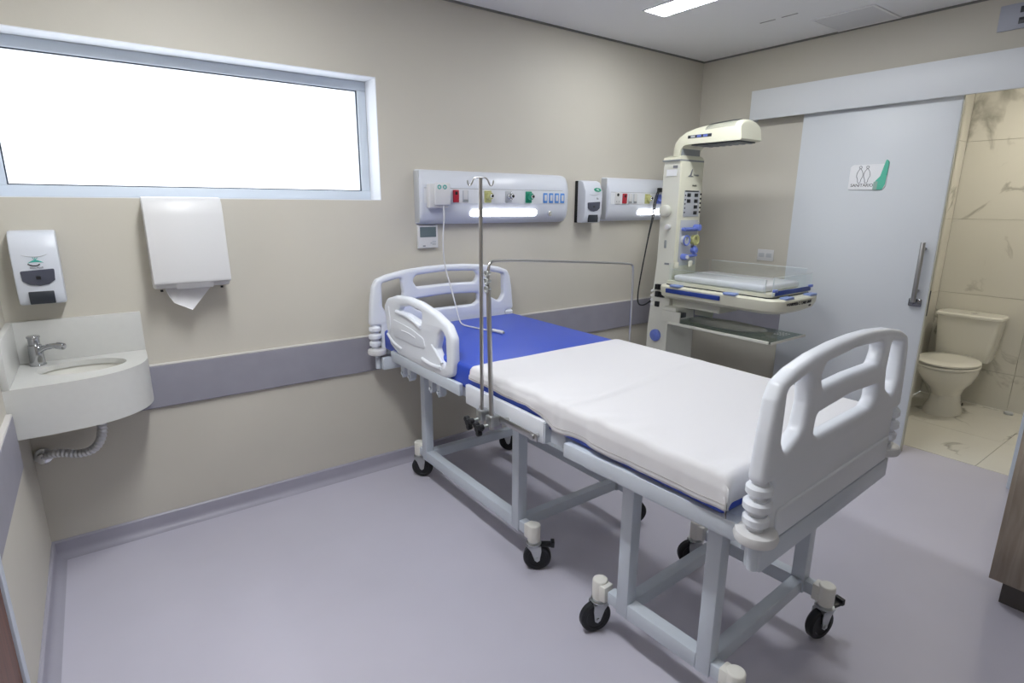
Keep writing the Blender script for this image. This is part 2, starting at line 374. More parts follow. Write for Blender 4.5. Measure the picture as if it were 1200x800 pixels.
# bathroom beyond
BX0, BX1, BY0, BY1 = XR+T, 5.74, .30, 1.68
def tiled(name, label, fn, u0, u1, v0, v1, us, vs, cat):
    e_ = .058; base = MB().prism([(u0, v0), (u1+e_, v0), (u1+e_, v1), (u0, v1)] if cat == 'wall' else [(u0, v0), (u1, v0), (u1, v1), (u0, v1)], fn, -.06, -.009).build(name, GROUT, None, False); struct(base, label, cat)
    U = [u0]+[u for u in us if u0 < u < u1]+[u1]; V = [v0]+[v for v in vs if v0 < v < v1]+[v1]; j = .0012
    for a, c in zip(U, U[1:]):
        for d, e in zip(V, V[1:]):
            t = MB().prism([(a+j, d+j), (c-j, d+j), (c-j, e-j), (a+j, e-j)], fn, -.009, 0).build('tile', MARBLE, base, False)
tiled('wall_bathroom_back', 'marble tiled bathroom wall behind the toilet', lambda u, v, w: (BX1-w, u, v), BY0, BY1, 0, 2.6, (.48, 1.08), (.3, .9, 1.5, 2.1), 'wall')
tiled('wall_bathroom_side', 'marble tiled bathroom wall beside the toilet', lambda u, v, w: (u, BY1-w, v), BX0, BX1, 0, 2.6, (4.9, 5.5), (.3, .9, 1.5, 2.1), 'wall')
tiled('wall_bathroom_near', 'marble tiled bathroom wall opposite the toilet side', lambda u, v, w: (u, BY0+w, v), BX0, BX1, 0, 2.6, (4.9, 5.5), (.3, .9, 1.5, 2.1), 'wall')
tiled('floor_bathroom', 'pale marble tiled bathroom floor', lambda u, v, w: (u, v, w+.002), BX0, BX1, BY0, BY1, (4.92, 5.52), (.9, 1.5), 'floor')
struct(bx('ceiling_bathroom', CEILP, None, BX0, BX1+.1, BY0-.1, BY1+.1, 2.6, 2.65), 'white bathroom ceiling')
MBX = MB().cyl((5.0, .9, 2.588), (5.0, .9, 2.6), .16, n=32); o = MBX.build('bathroom_ceiling_lamp', LEDB)
tag(o, 'round warm ceiling lamp inside the bathroom', 'lamp')

# ceiling strips
def strip(x, y0, y1, label, pw):
    t = thing('ceiling_light', (x, (y0+y1)/2, H-.01), label, 'lamp', 'recessed ceiling strip lights')
    w = .088
    MB().box(x-w-.012, x+w+.012, y0-.012, y0, H-.006, H).box(x-w-.012, x+w+.012, y1, y1+.012, H-.006, H).box(x-w-.012, x-w, y0, y1, H-.006, H).box(x+w, x+w+.012, y0, y1, H-.006, H).build('frame', REVEAL, t, False)
    bx('diffuser', emitm('led_diffuser_%g' % pw, (.96, .985, 1), pw), t, x-w, x+w, y0, y1, H-.004, H-.001)
strip(2.915, 1.33, 2.53, 'bright recessed strip light in the ceiling above the foot of the bed', LA)
strip(.45, 1.0, 2.2, 'bright recessed strip light in the ceiling near the wash basin', LB)
strip(2.915, -1.4, -.2, 'bright recessed strip light in the ceiling above the wooden cabinet', LC)
strip(.45, -1.4, -.2, 'bright recessed strip light in the ceiling in the corner beyond the wooden door', LD)
t = thing('ceiling_hatch', (3.98, 1.85, H-.01), 'square white access hatch in the ceiling above the sliding door', 'hatch')
bx('hatch_panel', mat('hatch_paint', (.70, .70, .72), .7), t, 3.80, 4.15, 1.68, 2.02, H-.004, H-.0005)
MB().box(3.785, 3.80, 1.665, 2.035, H-.006, H-.0005).box(4.15, 4.165, 1.665, 2.035, H-.006, H-.0005).box(3.80, 4.15, 1.665, 1.68, H-.006, H-.0005).box(3.80, 4.15, 2.02, 2.035, H-.006, H-.0005).build('hatch_frame', CEILP, t, False)
t = thing('ceiling_slot', (3.6, 2.13, H-.005), 'thin dark slot cut in the ceiling plaster beside the hatch', 'slot')
MB().box(3.595, 3.604, 2.155, 2.255, H-.002, H).box(3.592, 3.601, 2.012, 2.112, H-.002, H).build('slot', mat('slot_grey', (.30, .29, .30), .7), t, False)

# ------------------------------------------------------------------ hospital bed
BC = 1.685
bed = thing('hospital_bed', (BC, 1.85, 0), 'white two-section hospital bed on casters with moulded head and foot boards', 'bed')
def mirror(pts): return [(-u, v) for u, v in reversed(pts)]
def bed_board(name, hw, fn, xf_disc):
    """moulded board: u across (0 = centre), v = height above floor"""
    half = [(0, 1.243), (.13, 1.24), (.27, 1.228), (.38, 1.208), (.445, 1.185), (.468, 1.145), (.482, 1.06), (.495, .925)]
    k = hw/.495; half = [(u*k, v) for u, v in half]
    # smooth the outer arch
    low = [(.43*k, .925), (.43*k, .775)]
    out = fillet(mirror(half[1:]+low)+half+low, [.022, .02, .022]+[.03]*(2*len(half)-3)+[.022, .02, .022])
    hole = fillet([(u*k, v) for u, v in [(.415, 1.162), (.295, 1.186), (.285, 1.10), (.30, 1.03), (.385, .985), (.415, 1.03)]], [.02, .02, .03, .04, .03, .03])
    s1 = fillet([(u*k, v) for u, v in [(-.225, 1.165), (-.20, 1.194), (0, 1.205), (.20, 1.194), (.225, 1.165), (.20, 1.125), (0, 1.13), (-.20, 1.125)]], .025)
    s2 = fillet([(u*k, v) for u, v in [(-.22, 1.055), (0, 1.066), (.22, 1.055), (.225, 1.005), (.19, .985), (-.19, .985), (-.225, 1.005)]], .02)
    bd = board(name, PLAST, bed, [out, hole, [(-u, v) for u, v in hole], s1, s2], .046, .0148, fn)
    pn = board('lower_panel', PLAST, bd, [fillet([(-.405*k, .752), (.405*k, .752), (.405*k, .838), (-.405*k, .838)], .010)], .058, .006, fn)
    for sg in (-1, 1):
        x = sg*.462*k
        c = MB()
        for z, r in ((.905, .033), (.862, .036), (.82, .033)): c.add(lathe_bm([(0, .016), (r*.8, .016), (r, .008), (r, -.008), (r*.8, -.016), (0, -.016)]), Matrix.Translation((*fn(x, z, 0),)))
        c.cyl(fn(x, .93, 0), fn(x, .76, 0), .021)
        c.build('bumper_ribs', PLAST, bd)
        c = MB(); c.add(lathe_bm([(0, .02), (.036, .02), (.052, .013), (.056, 0), (.052, -.013), (.036, -.02), (0, -.02)]), Matrix.Translation(fn(x-sg*.01, .772, 0))); c.build('bumper_wheel', WPLAST, bd)
        MB().cyl(fn(x-sg*.012, .755, 0), fn(x-sg*.012, .672, 0), .016, n=16).build('mounting_pin', BEDF, bd)
    return bd
def lathe_bm(prof, n=28):
    t = bmesh.new(); rows = []
    for r, z in prof: rows.append([t.verts.new((r*math.cos(2*PI*k/n), r*math.sin(2*PI*k/n), z)) for k in range(n)] if r > 1e-6 else [t.verts.new((0, 0, z))])
    for a, c in zip(rows, rows[1:]):
        for k in range(n):
            if len(a) == 1: t.faces.new((a[0], c[k], c[(k+1) % n]))
            elif len(c) == 1: t.faces.new((a[k], a[(k+1) % n], c[0]))
            else: t.faces.new((a[k], a[(k+1) % n], c[(k+1) % n], c[k]))
    bmesh.ops.recalc_face_normals(t, faces=t.faces); return t
bed_board('headboard', .498, lambda u, v, w: (BC+u, 2.972+w, v), None)
FX = Matrix.Translation((1.70, .69, 0)) @ Matrix.Rotation(math.radians(2.6), 4, 'Z') @ Matrix.Translation((-1.70, -.69, 0))
def fbm(u, v, w): p = FX @ Vector((1.712+u, .688+w, v)); return (p.x, p.y, p.z)
bed_board('footboard', .475, fbm, None)

def caster(x, y, ang, dy, brake=False, xf=None):
    """housing on a short stub at the frame end, zinc fork, black wheel"""
    b = MB(xf).cyl((x, y, .140), (x, y, .222), .029, n=24, bev=.006).box(x-.024, x+.024, min(y, y+dy*.045), max(y, y+dy*.045), .148, .214, .006)
    c = b.build('caster', CREAMC, bed)
    R = Matrix.Translation((x, y, 0)) @ Matrix.Rotation(ang, 4, 'Z')
    if xf is not None: R = xf @ R
    f = MB(R).cyl((0, 0, .118), (0, 0, .141), .026, n=20).cyl((0, 0, .128), (0, 0, .134), .034, n=20)
    for sg in (-1, 1):
        f.prism([(-.032, .125), (.032, .125), (.034, .10), (.027, .055), (.016, .047), (.005, .055), (-.012, .10)], lambda u, v, w: (u, w, v), sg*.023-.002, sg*.023+.002)
    f.box(-.02, .03, -.025, .025, .115, .125); f.cyl((.016, -.03, .0635), (.016, .03, .0635), .007, n=12)
    f.build('fork', ZINC, c)
    w = MB(R); w.add(lathe_bm([(0, .014), (.040, .014), (.043, .017), (.056, .017), (.0625, .010), (.0625, -.010), (.056, -.017), (.043, -.017), (.040, -.014), (0, -.014)]), Matrix.Translation((.016, 0, .0635)) @ Matrix.Rotation(PI/2, 4, 'X'))
    w.build('wheel', BLACK, c)
    if brake: MB(R @ Matrix.Rotation(0 if brake > 0 else PI, 4, 'Z')).box(.02, .085, -.018, .018, .118, .130, .004).box(.075, .092, -.018, .018, .116, .142, .003).build('brake_pedal', BLACK, c)
LXL, LXR = 1.405, 2.045
h = .025
def base(y0, y1, name, xf, low):
    """tubular base: legs, lower rails and cross bars; y0 < y1 are the leg centres"""
    for x in (LXL, LXR):
        for y in (y0, y1): bx('leg', BEDF, bed, x-h, x+h, y-h, y+h, .15, .66 if low else .70, .004, xf)
        bx('lower_rail', BEDF, bed, x-h, x+h, y0+h, y1-h, .152, .21, .004, xf)
        bx('upper_rail', BEDF, bed, x-h, x+h, y0-.05, y1+.05, .66 if low else .70, .715 if low else .742, .004, xf)
        for y, sg in ((y0, -1), (y1, 1)): bx('caster_stub', BEDF, bed, x-.02, x+.02, min(y+sg*h, y+sg*.07), max(y+sg*h, y+sg*.07), .158, .206, .003, xf)
    for y in (y0, y1): bx('cross_bar', BEDF, bed, LXL+h, LXR-h, y-.022, y+.022, .155, .208, .004, xf)
base(1.845, 2.725, 'head', None, False)
base(.855, 1.185, 'foot', FX, True)
caster(LXL, 2.835, math.radians(-40), -1)
caster(LXR, 2.835, math.radians(-45), -1)
caster(LXL, 1.735, math.radians(-38), 1, True)
caster(LXR, 1.735, math.radians(-30), 1)
caster(LXL, 1.31, math.radians(160), -1, False, FX)
caster(LXR, 1.31, math.radians(140), -1, False, FX)
caster(LXL, .755, math.radians(-60), 1, True, FX)
caster(LXR, .755, math.radians(165), 1, -1, FX)
# head section: deck frame under the mattress
for x0 in (1.335, 2.00+.035): bx('deck_rail', BEDF, bed, x0, x0+.05, 1.45, 2.94, .70, .752, .004)
bx('head_cross_bar', BEDF, bed, 1.24, 2.13, 2.915, 2.95, .672, .742, .004)
bx('deck', BEDF, bed, 1.29, 2.13, 1.44, 2.93, .752, .789, .003)
# seat housing with steel accessory rail
bx('seat_housing', PLAST, bed, 1.235, 1.256, 1.482, 2.024, .738, .827, .005)
bx('housing_arm', BEDF, bed, 1.254, 1.34, 1.60, 1.95, .742, .775, .003)
MB().prism([(1.49, .742), (1.40, .742), (1.40, .800), (1.44, .806), (1.49, .825)], lambda u, v, w: (w, u, v), 1.268, 1.276).box(1.24, 1.276, 1.476, 1.484, .742, .822).box(1.268, 1.33, 1.396, 1.404, .742, .800, .002).build('seat_bracket', BEDF, bed)
bx('seat_housing', PLAST, bed, 2.168, 2.19, 1.482, 2.024, .738, .827, .005)
bx('housing_arm', BEDF, bed, 2.08, 2.17, 1.60, 1.95, .742, .775, .003)
r = MB().box(1.208, 1.214, 1.485, 1.87, .752, .780, .002)
for y in (1.51, 1.70): r.cyl((1.212, y, .766), (1.236, y, .766), .009, n=12)
r.cyl((1.200, 1.51, .766), (1.210, 1.51, .766), .011, n=12).build('accessory_rail', STEEL, bed)
# hinge brackets under the side rail
for y in (2.72, 2.64, 2.40, 2.32):
    MB().prism([(y-.022, .755), (y+.022, .755), (y+.016, .69), (y, .672), (y-.016, .69)], lambda u, v, w: (w, u, v), 1.262, 1.300, .003).cyl((1.256, y, .70), (1.264, y, .70), .009, n=12).build('hinge_bracket', BEDF, bed)
bx('side_rail_mount', BEDF, bed, 1.235, 1.256, 2.075, 2.80, .755, .812, .004)
bx('side_rail_mount_arm', BEDF, bed, 1.254, 1.34, 2.15, 2.78, .752, .775, .003)
# foot section deck
for x0 in (1.262, 2.10): bx('foot_deck_rail', BEDF, bed, x0, x0+.06, .722, 1.385, .735, .788, .004, FX)
for x0 in (1.31, 2.06): bx('foot_under_rail', BEDF, bed, x0, x0+.05, .76, 1.33, .70, .736, .004, FX)
bx('foot_deck', BEDF, bed, 1.30, 2.12, .73, 1.385, .775, .789, .002, FX)
bx('foot_cross_bar', BEDF, bed, 1.275, 2.15, .664, .712, .672, .742, .004, FX)
for x in (1.33, 1.50, 1.88, 2.06): bx('board_lug', BEDF, bed, x-.02, x+.02, .711, .740, .69, .76, .003, FX)

# side rail (left, at the head)
sr_out = [(2.865, 1.055), (2.825, 1.10), (2.72, 1.128), (2.58, 1.138), (2.44, 1.132), (2.29, 1.105), (2.17, 1.065), (2.125, 1.01), (2.125, .90), (2.135, .835), (2.20, .805), (2.36, .80), (2.70, .81), (2.80, .845), (2.84, .93)]
sr_h1 = fillet([(2.255, 1.00), (2.225, 1.03), (2.195, 1.00), (2.19, .90), (2.20, .868), (2.245, .88), (2.285, .93)], .015)
sr_h2 = fillet([(2.42, 1.085), (2.56, 1.095), (2.66, 1.075), (2.69, 1.048), (2.60, 1.052), (2.43, 1.03)], .012)
sx = 1.255
fnr = lambda u, v, w: (sx+w, u, v)
sr = board('side_rail', PLAST, bed, [fillet(sr_out, .04), sr_h1, sr_h2], .044, .018, fnr)
def rib(pts, r, nm='moulded_rib'): MB().tube([(sx-.021, y, z) for y, z in pts], r, 10, 2).build(nm, PLAST, sr)
rib([(2.70, 1.045), (2.60, 1.045), (2.50, 1.03), (2.43, 1.01)], .011)
rib([(2.64, .955), (2.56, .957), (2.485, .945)], .006)
rib([(2.82, .905), (2.76, .868), (2.65, .852)], .009)
rib([(2.42, .852), (2.32, .842), (2.23, .85)], .011)
rib([(2.32, .945), (2.27, .91), (2.225, .875)], .007)
rib([(2.80, 1.06), (2.78, .99), (2.785, .94), (2.82, .905)], .006)
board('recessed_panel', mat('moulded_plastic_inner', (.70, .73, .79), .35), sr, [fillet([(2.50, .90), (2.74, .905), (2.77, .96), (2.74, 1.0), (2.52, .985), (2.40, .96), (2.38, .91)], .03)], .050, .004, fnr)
for y in (2.48, 2.66): MB().cyl((1.247, y, .79), (1.247, y, .84), .008).build('rail_post', BEDF, sr)

# ------------------------------------------------------------------ mattress and sheet
tag(MB().box(1.258, 2.165, 1.462, 2.935, .790, .902, .016, 4).build('mattress', BLUE), 'long royal blue vinyl mattress section against the headboard', 'mattress')
tag(MB().box(1.258, 2.165, .752, 1.459, .790, .902, .016, 4).build('mattress', BLUE), 'short royal blue vinyl mattress section under the sheet at the footboard', 'mattress')
def sheet_mesh():
    n_y = 180; y0, y1 = .742, 2.005
    x0, x1, zt = 1.252, 2.171, .909
    rows = []; rnd = random.Random(3)
    ph = [rnd.uniform(0, 6.28) for _ in range(12)]
    for i in range(n_y+1):
        t = i/n_y; y = y0+(y1-y0)*t
        hem = .833 if y > 1.52 else .807
        s = min(1, max(0, (1.60-y)/.18)); s = s*s*(3-2*s)
        hem = .853-.040*s + .003*math.sin(9*y+ph[0])+.002*math.sin(23*y+ph[1]) - .010*math.exp(-((y-1.42)/.05)**2)
        prof = []
        K = 8
        for k in range(K):
            z = hem+(zt-.024-hem)*k/K
            prof.append((x0-.004-.003*math.sin(31*y+ph[2])*(1-k/K), z))
        for k in range(6):
            a = PI/2*k/5; prof.append((x0+.020*(1-math.cos(a)), zt-.022+.022*math.sin(a)))
        N = 44
        for k in range(1, N): prof.append((x0+.022+(x1-x0-.044)*k/N, zt))
        for k in range(6):
            a = PI/2*(1-k/5); prof.append((x1-.022*(1-math.cos(a)), zt-.024+.024*math.sin(a)))
        for k in range(1, K+1): prof.append((x1+.004, zt-.024-(.06)*k/K))
        row = []
        for x, z in prof:
            u = (x-x0)/(x1-x0); f = max(0, min(1, (u+.02)*12))
            w = 0
            # crease across the middle, two fold lines, fine puckers near the near edge
            cy = 1.40+.06*u+.03*math.sin(5*u+ph[3])
            w += .007*math.exp(-((y-cy)/.020)**2)*(1-.9*u)-.004*math.exp(-((y-cy+.05)/.03)**2)*(1-u*.8)+.006*math.exp(-((y-1.43)/.016)**2)*math.exp(-(u/.05)**2)
            w += .004*math.exp(-((y-(1.30+.20*u))/.018)**2)*(1 if .3 < u < .9 else 0)*math.sin(PI*(u-.3)/.6 if .3 < u < .9 else 0)
            w += .0045*math.sin(14*y+6*u+ph[4])*math.exp(-u*5)+.0042*math.sin(37*y-19*u+ph[5])*math.exp(-u*8)+.0028*math.sin(61*y+25*u+ph[8])*math.exp(-u*14)
            w += .004*math.exp(-((y-.86-.10*u)/.02)**2)*math.exp(-u*4)+.0035*math.exp(-((y-.80-.16*u)/.018)**2)*math.exp(-u*3)
            w += .0012*math.sin(8*u+ph[6])*math.sin(6*y+ph[7])
            w = w if w > 0 else .3*w
            ed = max(0, 1-(y1-y)/.02); de = max(0, 1-(y-y0)/.022)
            dz = -.022*de*de-.004*ed
            if z > zt-.03: row.append((x, y, z+w+dz))
            else: row.append((x-.5*w, y, z))
        rows.append(row)
    n = len(rows[0]); V = [p for r in rows for p in r]
    # foot drop
    drop = [(x, y0-.003, z-.055 if z > zt-.06 else z) for x, y, z in rows[0]]
    V = drop+V; F = []
    for i in range(n_y+1):
        for k in range(n-1): F.append((i*n+k, i*n+k+1, (i+1)*n+k+1, (i+1)*n+k))
    b = MB().quads(V, F); bmesh.ops.recalc_face_normals(b.bm, faces=b.bm.faces)
    up = sum(f.normal.z for f in b.bm.faces)
    if up < 0: bmesh.ops.reverse_faces(b.bm, faces=b.bm.faces)
    o = b.build('bed_sheet', SHEET, None, True, 180)
    MB().tube([(r_[2][0]-.0045, r_[2][1], r_[2][2]) for r_ in rows], .0011, 6).build('hem_seam', mat('seam_thread', (.42, .40, .40), .9), o)
    md = o.modifiers.new('thick', 'SOLIDIFY'); md.thickness = .004; md.offset = 1
    return o
tag(sheet_mesh(), 'white fitted sheet stretched over the foot half of the blue mattress', 'sheet')

# ------------------------------------------------------------------ drip pole and drape hoop clamped to the bed
def clamp(t, x, y, z):
    MB().box(x-.018, x+.026, y-.020, y+.020, z-.022, z+.022, .004).build('clamp_block', ZINC, t)
    k = MB().cyl((x-.02, y, z-.018), (x-.055, y, z-.018), .008, n=12); k.build('clamp_screw', ZINC, t)
    for c in ((x-.06, y, z-.02),):
        kb = MB().cyl((c[0]+.012, c[1], c[2]), (c[0]-.014, c[1], c[2]), .014, n=16)
        for i in range(3): a = 2*PI*i/3+.5; kb.cyl((c[0]+.008, c[1]+.020*math.cos(a), c[2]+.020*math.sin(a)), (c[0]-.012, c[1]+.020*math.cos(a), c[2]+.020*math.sin(a)), .012, n=12, bev=.003)
        kb.build('clamp_knob', BLACK, t)
px, py = 1.182, 1.808
iv = thing('drip_pole', (px, py, .72), 'slim steel drip pole with wire hooks clamped to the bed side', 'drip pole')
MB().cyl((px, py, .725), (px, py, 1.692), .0075, n=16).build('pole', STEEL, iv)
clamp(iv, px, py, .766)
for sg in (-1, 1):
    def hp(a, z): return (px+sg*a*.40, py-sg*a*.28, 1.692+(z-1.70)*.62)
    MB().tube([hp(0, 1.700), hp(.035, 1.702), hp(.055, 1.69), hp(.066, 1.665), hp(.080, 1.652), hp(.094, 1.660), hp(.098, 1.685)], .0028, 8, 2).build('hook', STEEL, iv)
qx, qy = 1.182, 1.738
hp_ = thing('drape_hoop', (qx, qy, .72), 'bent steel hoop arching over the bed beside the drip pole', 'hoop')
MB().cyl((qx, qy, .725), (qx+.01, qy+.035, 1.275), .0095, n=16).build('sleeve', STEEL, hp_)
MB().tube([(qx+.01, qy+.035, 1.27), (qx+.012, qy+.040, 1.345), (qx+.018, qy+.04, 1.380), (qx+.05, qy+.045, 1.390), (1.7, 1.86, 1.352), (2.14, 1.945, 1.312), (2.195, 1.952, 1.306), (2.206, 1.953, 1.275), (2.207, 1.953, 1.10), (2.207, 1.953, .75)], .0055, 10, 2).build('rod', STEEL, hp_)
k = MB()
for i in range(3):
    z = 1.282+.030*i; k.torus((qx+.0105-.010, qy+.036, z), .011, .004, (1, 0, 0), 16, 8); k.cyl((qx+.0, qy+.036, z), (qx+.02, qy+.036, z), .006, n=10)
k.build('adjuster_rings', ZINC, hp_)
clamp(hp_, qx, qy, .762)
MB().box(2.188, 2.222, 1.933, 1.973, .755, .795, .004).build('far_clamp', ZINC, hp_)

# ------------------------------------------------------------------ wash basin
CZ, CB = .93, .735
front = [(XL, 2.645), (-.20, 2.645), (-.07, 2.66), (.02, 2.705), (.085, 2.77), (.118, 2.84), (.128, 2.91), (.130, YB)]
def smooth_open(p, n=3):
    P = [Vector(q) for q in p]
    for _ in range(n):
        Q = [P[0]]
        for a, c in zip(P, P[1:]): Q += [a*.75+c*.25, a*.25+c*.75]
        P = Q+[P[-1]]
    return [(q.x, q.y) for q in P]
fr = smooth_open(front, 2)
basin = thing('wash_basin', (-.1, 2.9, CB), 'white solid-surface wash basin counter with curved apron in the corner', 'basin')
SX, SY, RX, RY = -.105, 2.885, .152, .112
N = 64
def ray_to_outline(a):
    d = Vector((math.cos(a), math.sin(a))); c = Vector((SX, SY)); poly = fr+[(XL, YB)]
    best = 9
    for p, q in zip(poly, poly[1:]+poly[:1]):
        p, q = Vector(p), Vector(q); e = q-p; den = d.x*e.y-d.y*e.x
        if abs(den) < 1e-9: continue
        w = p-c; t = (w.x*e.y-w.y*e.x)/den; s_ = (w.x*d.y-w.y*d.x)/den
        if t > 0 and -1e-6 <= s_ <= 1+1e-6: best = min(best, t)
    return (c.x+d.x*best, c.y+d.y*best)
angs = sorted([2*PI*k/N for k in range(N)]+[math.atan2(y-SY, x-SX) % (2*PI) for x, y in ((XL, 2.645), (XL, YB), (.130, YB))])
outer = [ray_to_outline(a) for a in angs]; inner = [(SX+RX*math.cos(a), SY+RY*math.sin(a)) for a in angs]
n = len(angs); V = [(*p, CZ) for p in outer]+[(*p, CZ) for p in inner]+[(*p, CZ-.022) for p in inner]
F = [(k, (k+1) % n, n+(k+1) % n, n+k) for k in range(n)]+[(n+k, n+(k+1) % n, 2*n+(k+1) % n, 2*n+k) for k in range(n)]
b = MB().quads(V, F); bmesh.ops.recalc_face_normals(b.bm, faces=b.bm.faces)
if sum(f.normal.z for f in b.bm.faces) < 0: bmesh.ops.reverse_faces(b.bm, faces=b.bm.faces)
b.build('worktop', SOLID, basin, True, 30)
# apron: thin wall following the curved front
inn = []
for i, p in enumerate(fr):
    a, c = Vector(fr[max(i-1, 0)]), Vector(fr[min(i+1, len(fr)-1)]); d = (c-a).normalized(); nn = Vector((-d.y, d.x)); inn.append((p[0]+nn.x*.02, p[1]+nn.y*.02))
ring = fr+inn[::-1]
MB().prism(ring, lambda u, v, w: (u, v, w), CB, CZ-.0005).build('apron', SOLID, basin, True, 30)
MB().box(XL, .130, YB-.022, YB, CZ, 1.108, .002).build('backsplash', SOLID, basin)
MB().box(XL, XL+.022, 2.645, YB-.022, CZ, 1.108, .002).build('side_splash', SOLID, basin)
rings = []
for i in range(9):
    t = i/8; k = math.cos(t*PI/2)**.55 if t < 1 else .0
    k = max(k, .10); rings.append(ell(SX, SY, (RX+.006)*k, (RY+.006)*k, CZ-.022-.125*math.sin(t*PI/2), 40))
MB().loft([r[::-1] for r in rings], False).build('bowl', CERAM, basin)
MB().cyl((SX, SY, CZ-.150), (SX, SY, CZ-.143), .02).build('drain', CHROME, basin)
MB().cyl((SX-.11, SY+.03, CZ-.06), (SX-.106, SY+.03, CZ-.058), .008).build('overflow_hole', GREYP, basin)
TAPM = mat('tap_chrome', (.50, .51, .53), .14, 1)
tp = thing('faucet', (-.255, 3.005, CZ), 'chrome push-button basin tap standing on the white counter', 'tap')
tx, ty = -.255, 3.005
MB().cyl((tx, ty, CZ), (tx, ty, CZ+.006), .029, bev=.002).cyl((tx, ty, CZ+.004), (tx, ty, CZ+.088), .0265, .0235, bev=.002).build('body', TAPM, tp)
MB().cyl((tx, ty, CZ+.088), (tx, ty, CZ+.118), .020, bev=.002).cyl((tx, ty, CZ+.116), (tx, ty, CZ+.126), .023, bev=.003).build('push_button', TAPM, tp)
MB().tube([(tx+.005, ty-.005, CZ+.055), (tx+.03, ty-.025, CZ+.077), (tx+.06, ty-.05, CZ+.085), (tx+.085, ty-.07, CZ+.086)], .012, 12, 2).cyl((tx+.075, ty-.062, CZ+.087), (tx+.098, ty-.081, CZ+.083), .0145, bev=.002).build('spout', TAPM, tp)
# drain hose
hs = thing('drain_hose', (SX, YB-.03, .46), 'corrugated grey drain hose hanging below the wash basin', 'hose')
pth = smooth_open([(0, 0), (1, 0)], 0)
P3 = [(SX+.03, SY+.03, .80), (SX+.03, SY+.03, .70), (SX+.025, SY+.04, .60), (SX-.01, SY+.06, .535), (SX-.07, SY+.09, .515), (SX-.13, SY+.115, .53), (SX-.175, SY+.14, .525), (SX-.20, YB-.03, .505)]
P = [Vector(p) for p in P3]
for _ in range(4):
    Q = [P[0]]
    for a, c in zip(P, P[1:]): Q += [a*.75+c*.25, a*.25+c*.75]
    P = Q+[P[-1]]
# resample evenly for the corrugation
L = [0]
for a, c in zip(P, P[1:]): L.append(L[-1]+(c-a).length)
M_ = 180; RS = []; j = 0
for i in range(M_+1):
    s_ = L[-1]*i/M_
    while j < len(L)-2 and L[j+1] < s_: j += 1
    f = (s_-L[j])/max(L[j+1]-L[j], 1e-9); RS.append(P[j].lerp(P[j+1], min(f, 1)))
MB().tube(RS, lambda i, m_: .0175+.0022*math.sin(i*2*PI/6), 14).build('hose', CORRU, hs)
MB().cyl((SX-.20, YB, .505), (SX-.20, YB-.012, .505), .036, bev=.003).cyl((SX-.20, YB-.01, .505), (SX-.20, YB-.05, .505), .023, bev=.002).build('wall_flange', CHROME, hs)
MB().cyl((SX+.03, SY+.03, .735), (SX+.03, SY+.03, .79), .026).build('upper_nut', GREYP, hs)

# ------------------------------------------------------------------ dispensers
def soap(x, z, w, h, label, side=False):
    t = thing('soap_dispenser', (x, YB, z), label, 'dispenser')
    d = .105
    prof = [(0, 0), (0, h), (-.045, h), (-.075, h-.012), (-d, h-.075), (-d+.002, .06), (-d+.012, .02), (-d+.02, 0)]
    MB().prism(prof, lambda u, v, ww: (ww, YB+u, z+v), x-w/2, x+w/2, .008).build('body', WPLASTB, t)
    if side: bx('back_plate', BLACK, t, x-w/2-.004, x-w/2+.004, YB-.026, YB, z, z+h-.003, .002)
    yf = YB-d
    # curved cover line
    MB().tube([(x-w/2+.006, yf+.008, z+h-.075), (x-w*.25, yf-.0, z+h-.097), (x, yf-.002, z+h-.103), (x+w*.25, yf-.0, z+h-.097), (x+w/2-.006, yf+.008, z+h-.075)], .0013, 6, 2).build('cover_seam', LGREY, t)
    pts = [(-w*.36, .140), (w*.36, .146), (w*.34, .100), (w*.2, .084), (0, .079), (-w*.2, .084), (-w*.34, .100)]
    wn = board('level_window', SMOKE, t, [fillet(pts, .006)], .006, .0015, lambda u, v, ww: (x+u, yf-.001-ww, z+v))
    bx('level_mark', BLACK, wn, x-.008, x+.008, yf-.0055, yf-.003, z+.105, z+.118)
    MB().prism([(0, .004), (0, .056), (-.012, .056), (-.016, .03), (-.012, .004)], lambda u, v, ww: (x+ww, yf+.012+u, z+v), -w*.27, w*.27, .003).build('push_lever', DARKP, t)
    return t, yf
t, yf = soap(-.198, 1.185, .152, .298, 'white soap dispenser on the wall above the basin')
fm = lambda u, v, w: (-.198+u, yf-.0008-w, 1.185+v)
lg = board('emblem', TEAL, t, [[(-.026+.004*k, .171+.012*math.sin(PI*k/13)) for k in range(14)]+[(.026-.004*k, .171+.004*math.sin(PI*k/13)) for k in range(14)]], .0012, .0002, fm)
MB().tube([fm(-.026, .168, 0), fm(-.014, .161, 0), fm(.004, .160, 0), fm(.012, .166, 0)], .0022, 6, 1).build('emblem_stroke', INK, t)
for k, a in enumerate((-.5, 0, .5)): MB().tube([fm(.0, .182, 0), fm(.016*a, .193, 0)], .001, 6).build('emblem_ray', TEAL, t)
text('lettering', 'BELL PLUS', .0095, GINK, t, lambda u, v, w: fm(u, v+.152, w))
t, yf2 = soap(2.905, 1.470, .168, .292, 'white gel dispenser with green badge between the two headwall panels', True)
fm2 = lambda u, v, w: (2.905+u, yf2-.0008-w, 1.470+v)
board('badge', GREEN, t, [[(.035+.034*math.cos(a), .228+.014*math.sin(a)) for a in [2*PI*k/24 for k in range(24)]]], .003, .0005, lambda u, v, w: (2.905+u, yf2+.003-w+(v-.228)*.47, 1.470+v))
text('badge_lettering', 'GEL', .016, SIGNW, t, lambda u, v, w: (2.905+.035+u, yf2+.0012-w+v*.47, 1.470+.228+v))
text('lettering', 'Bx', .018, GINK, t, lambda u, v, w: fm2(u+.035, v+.168, w))

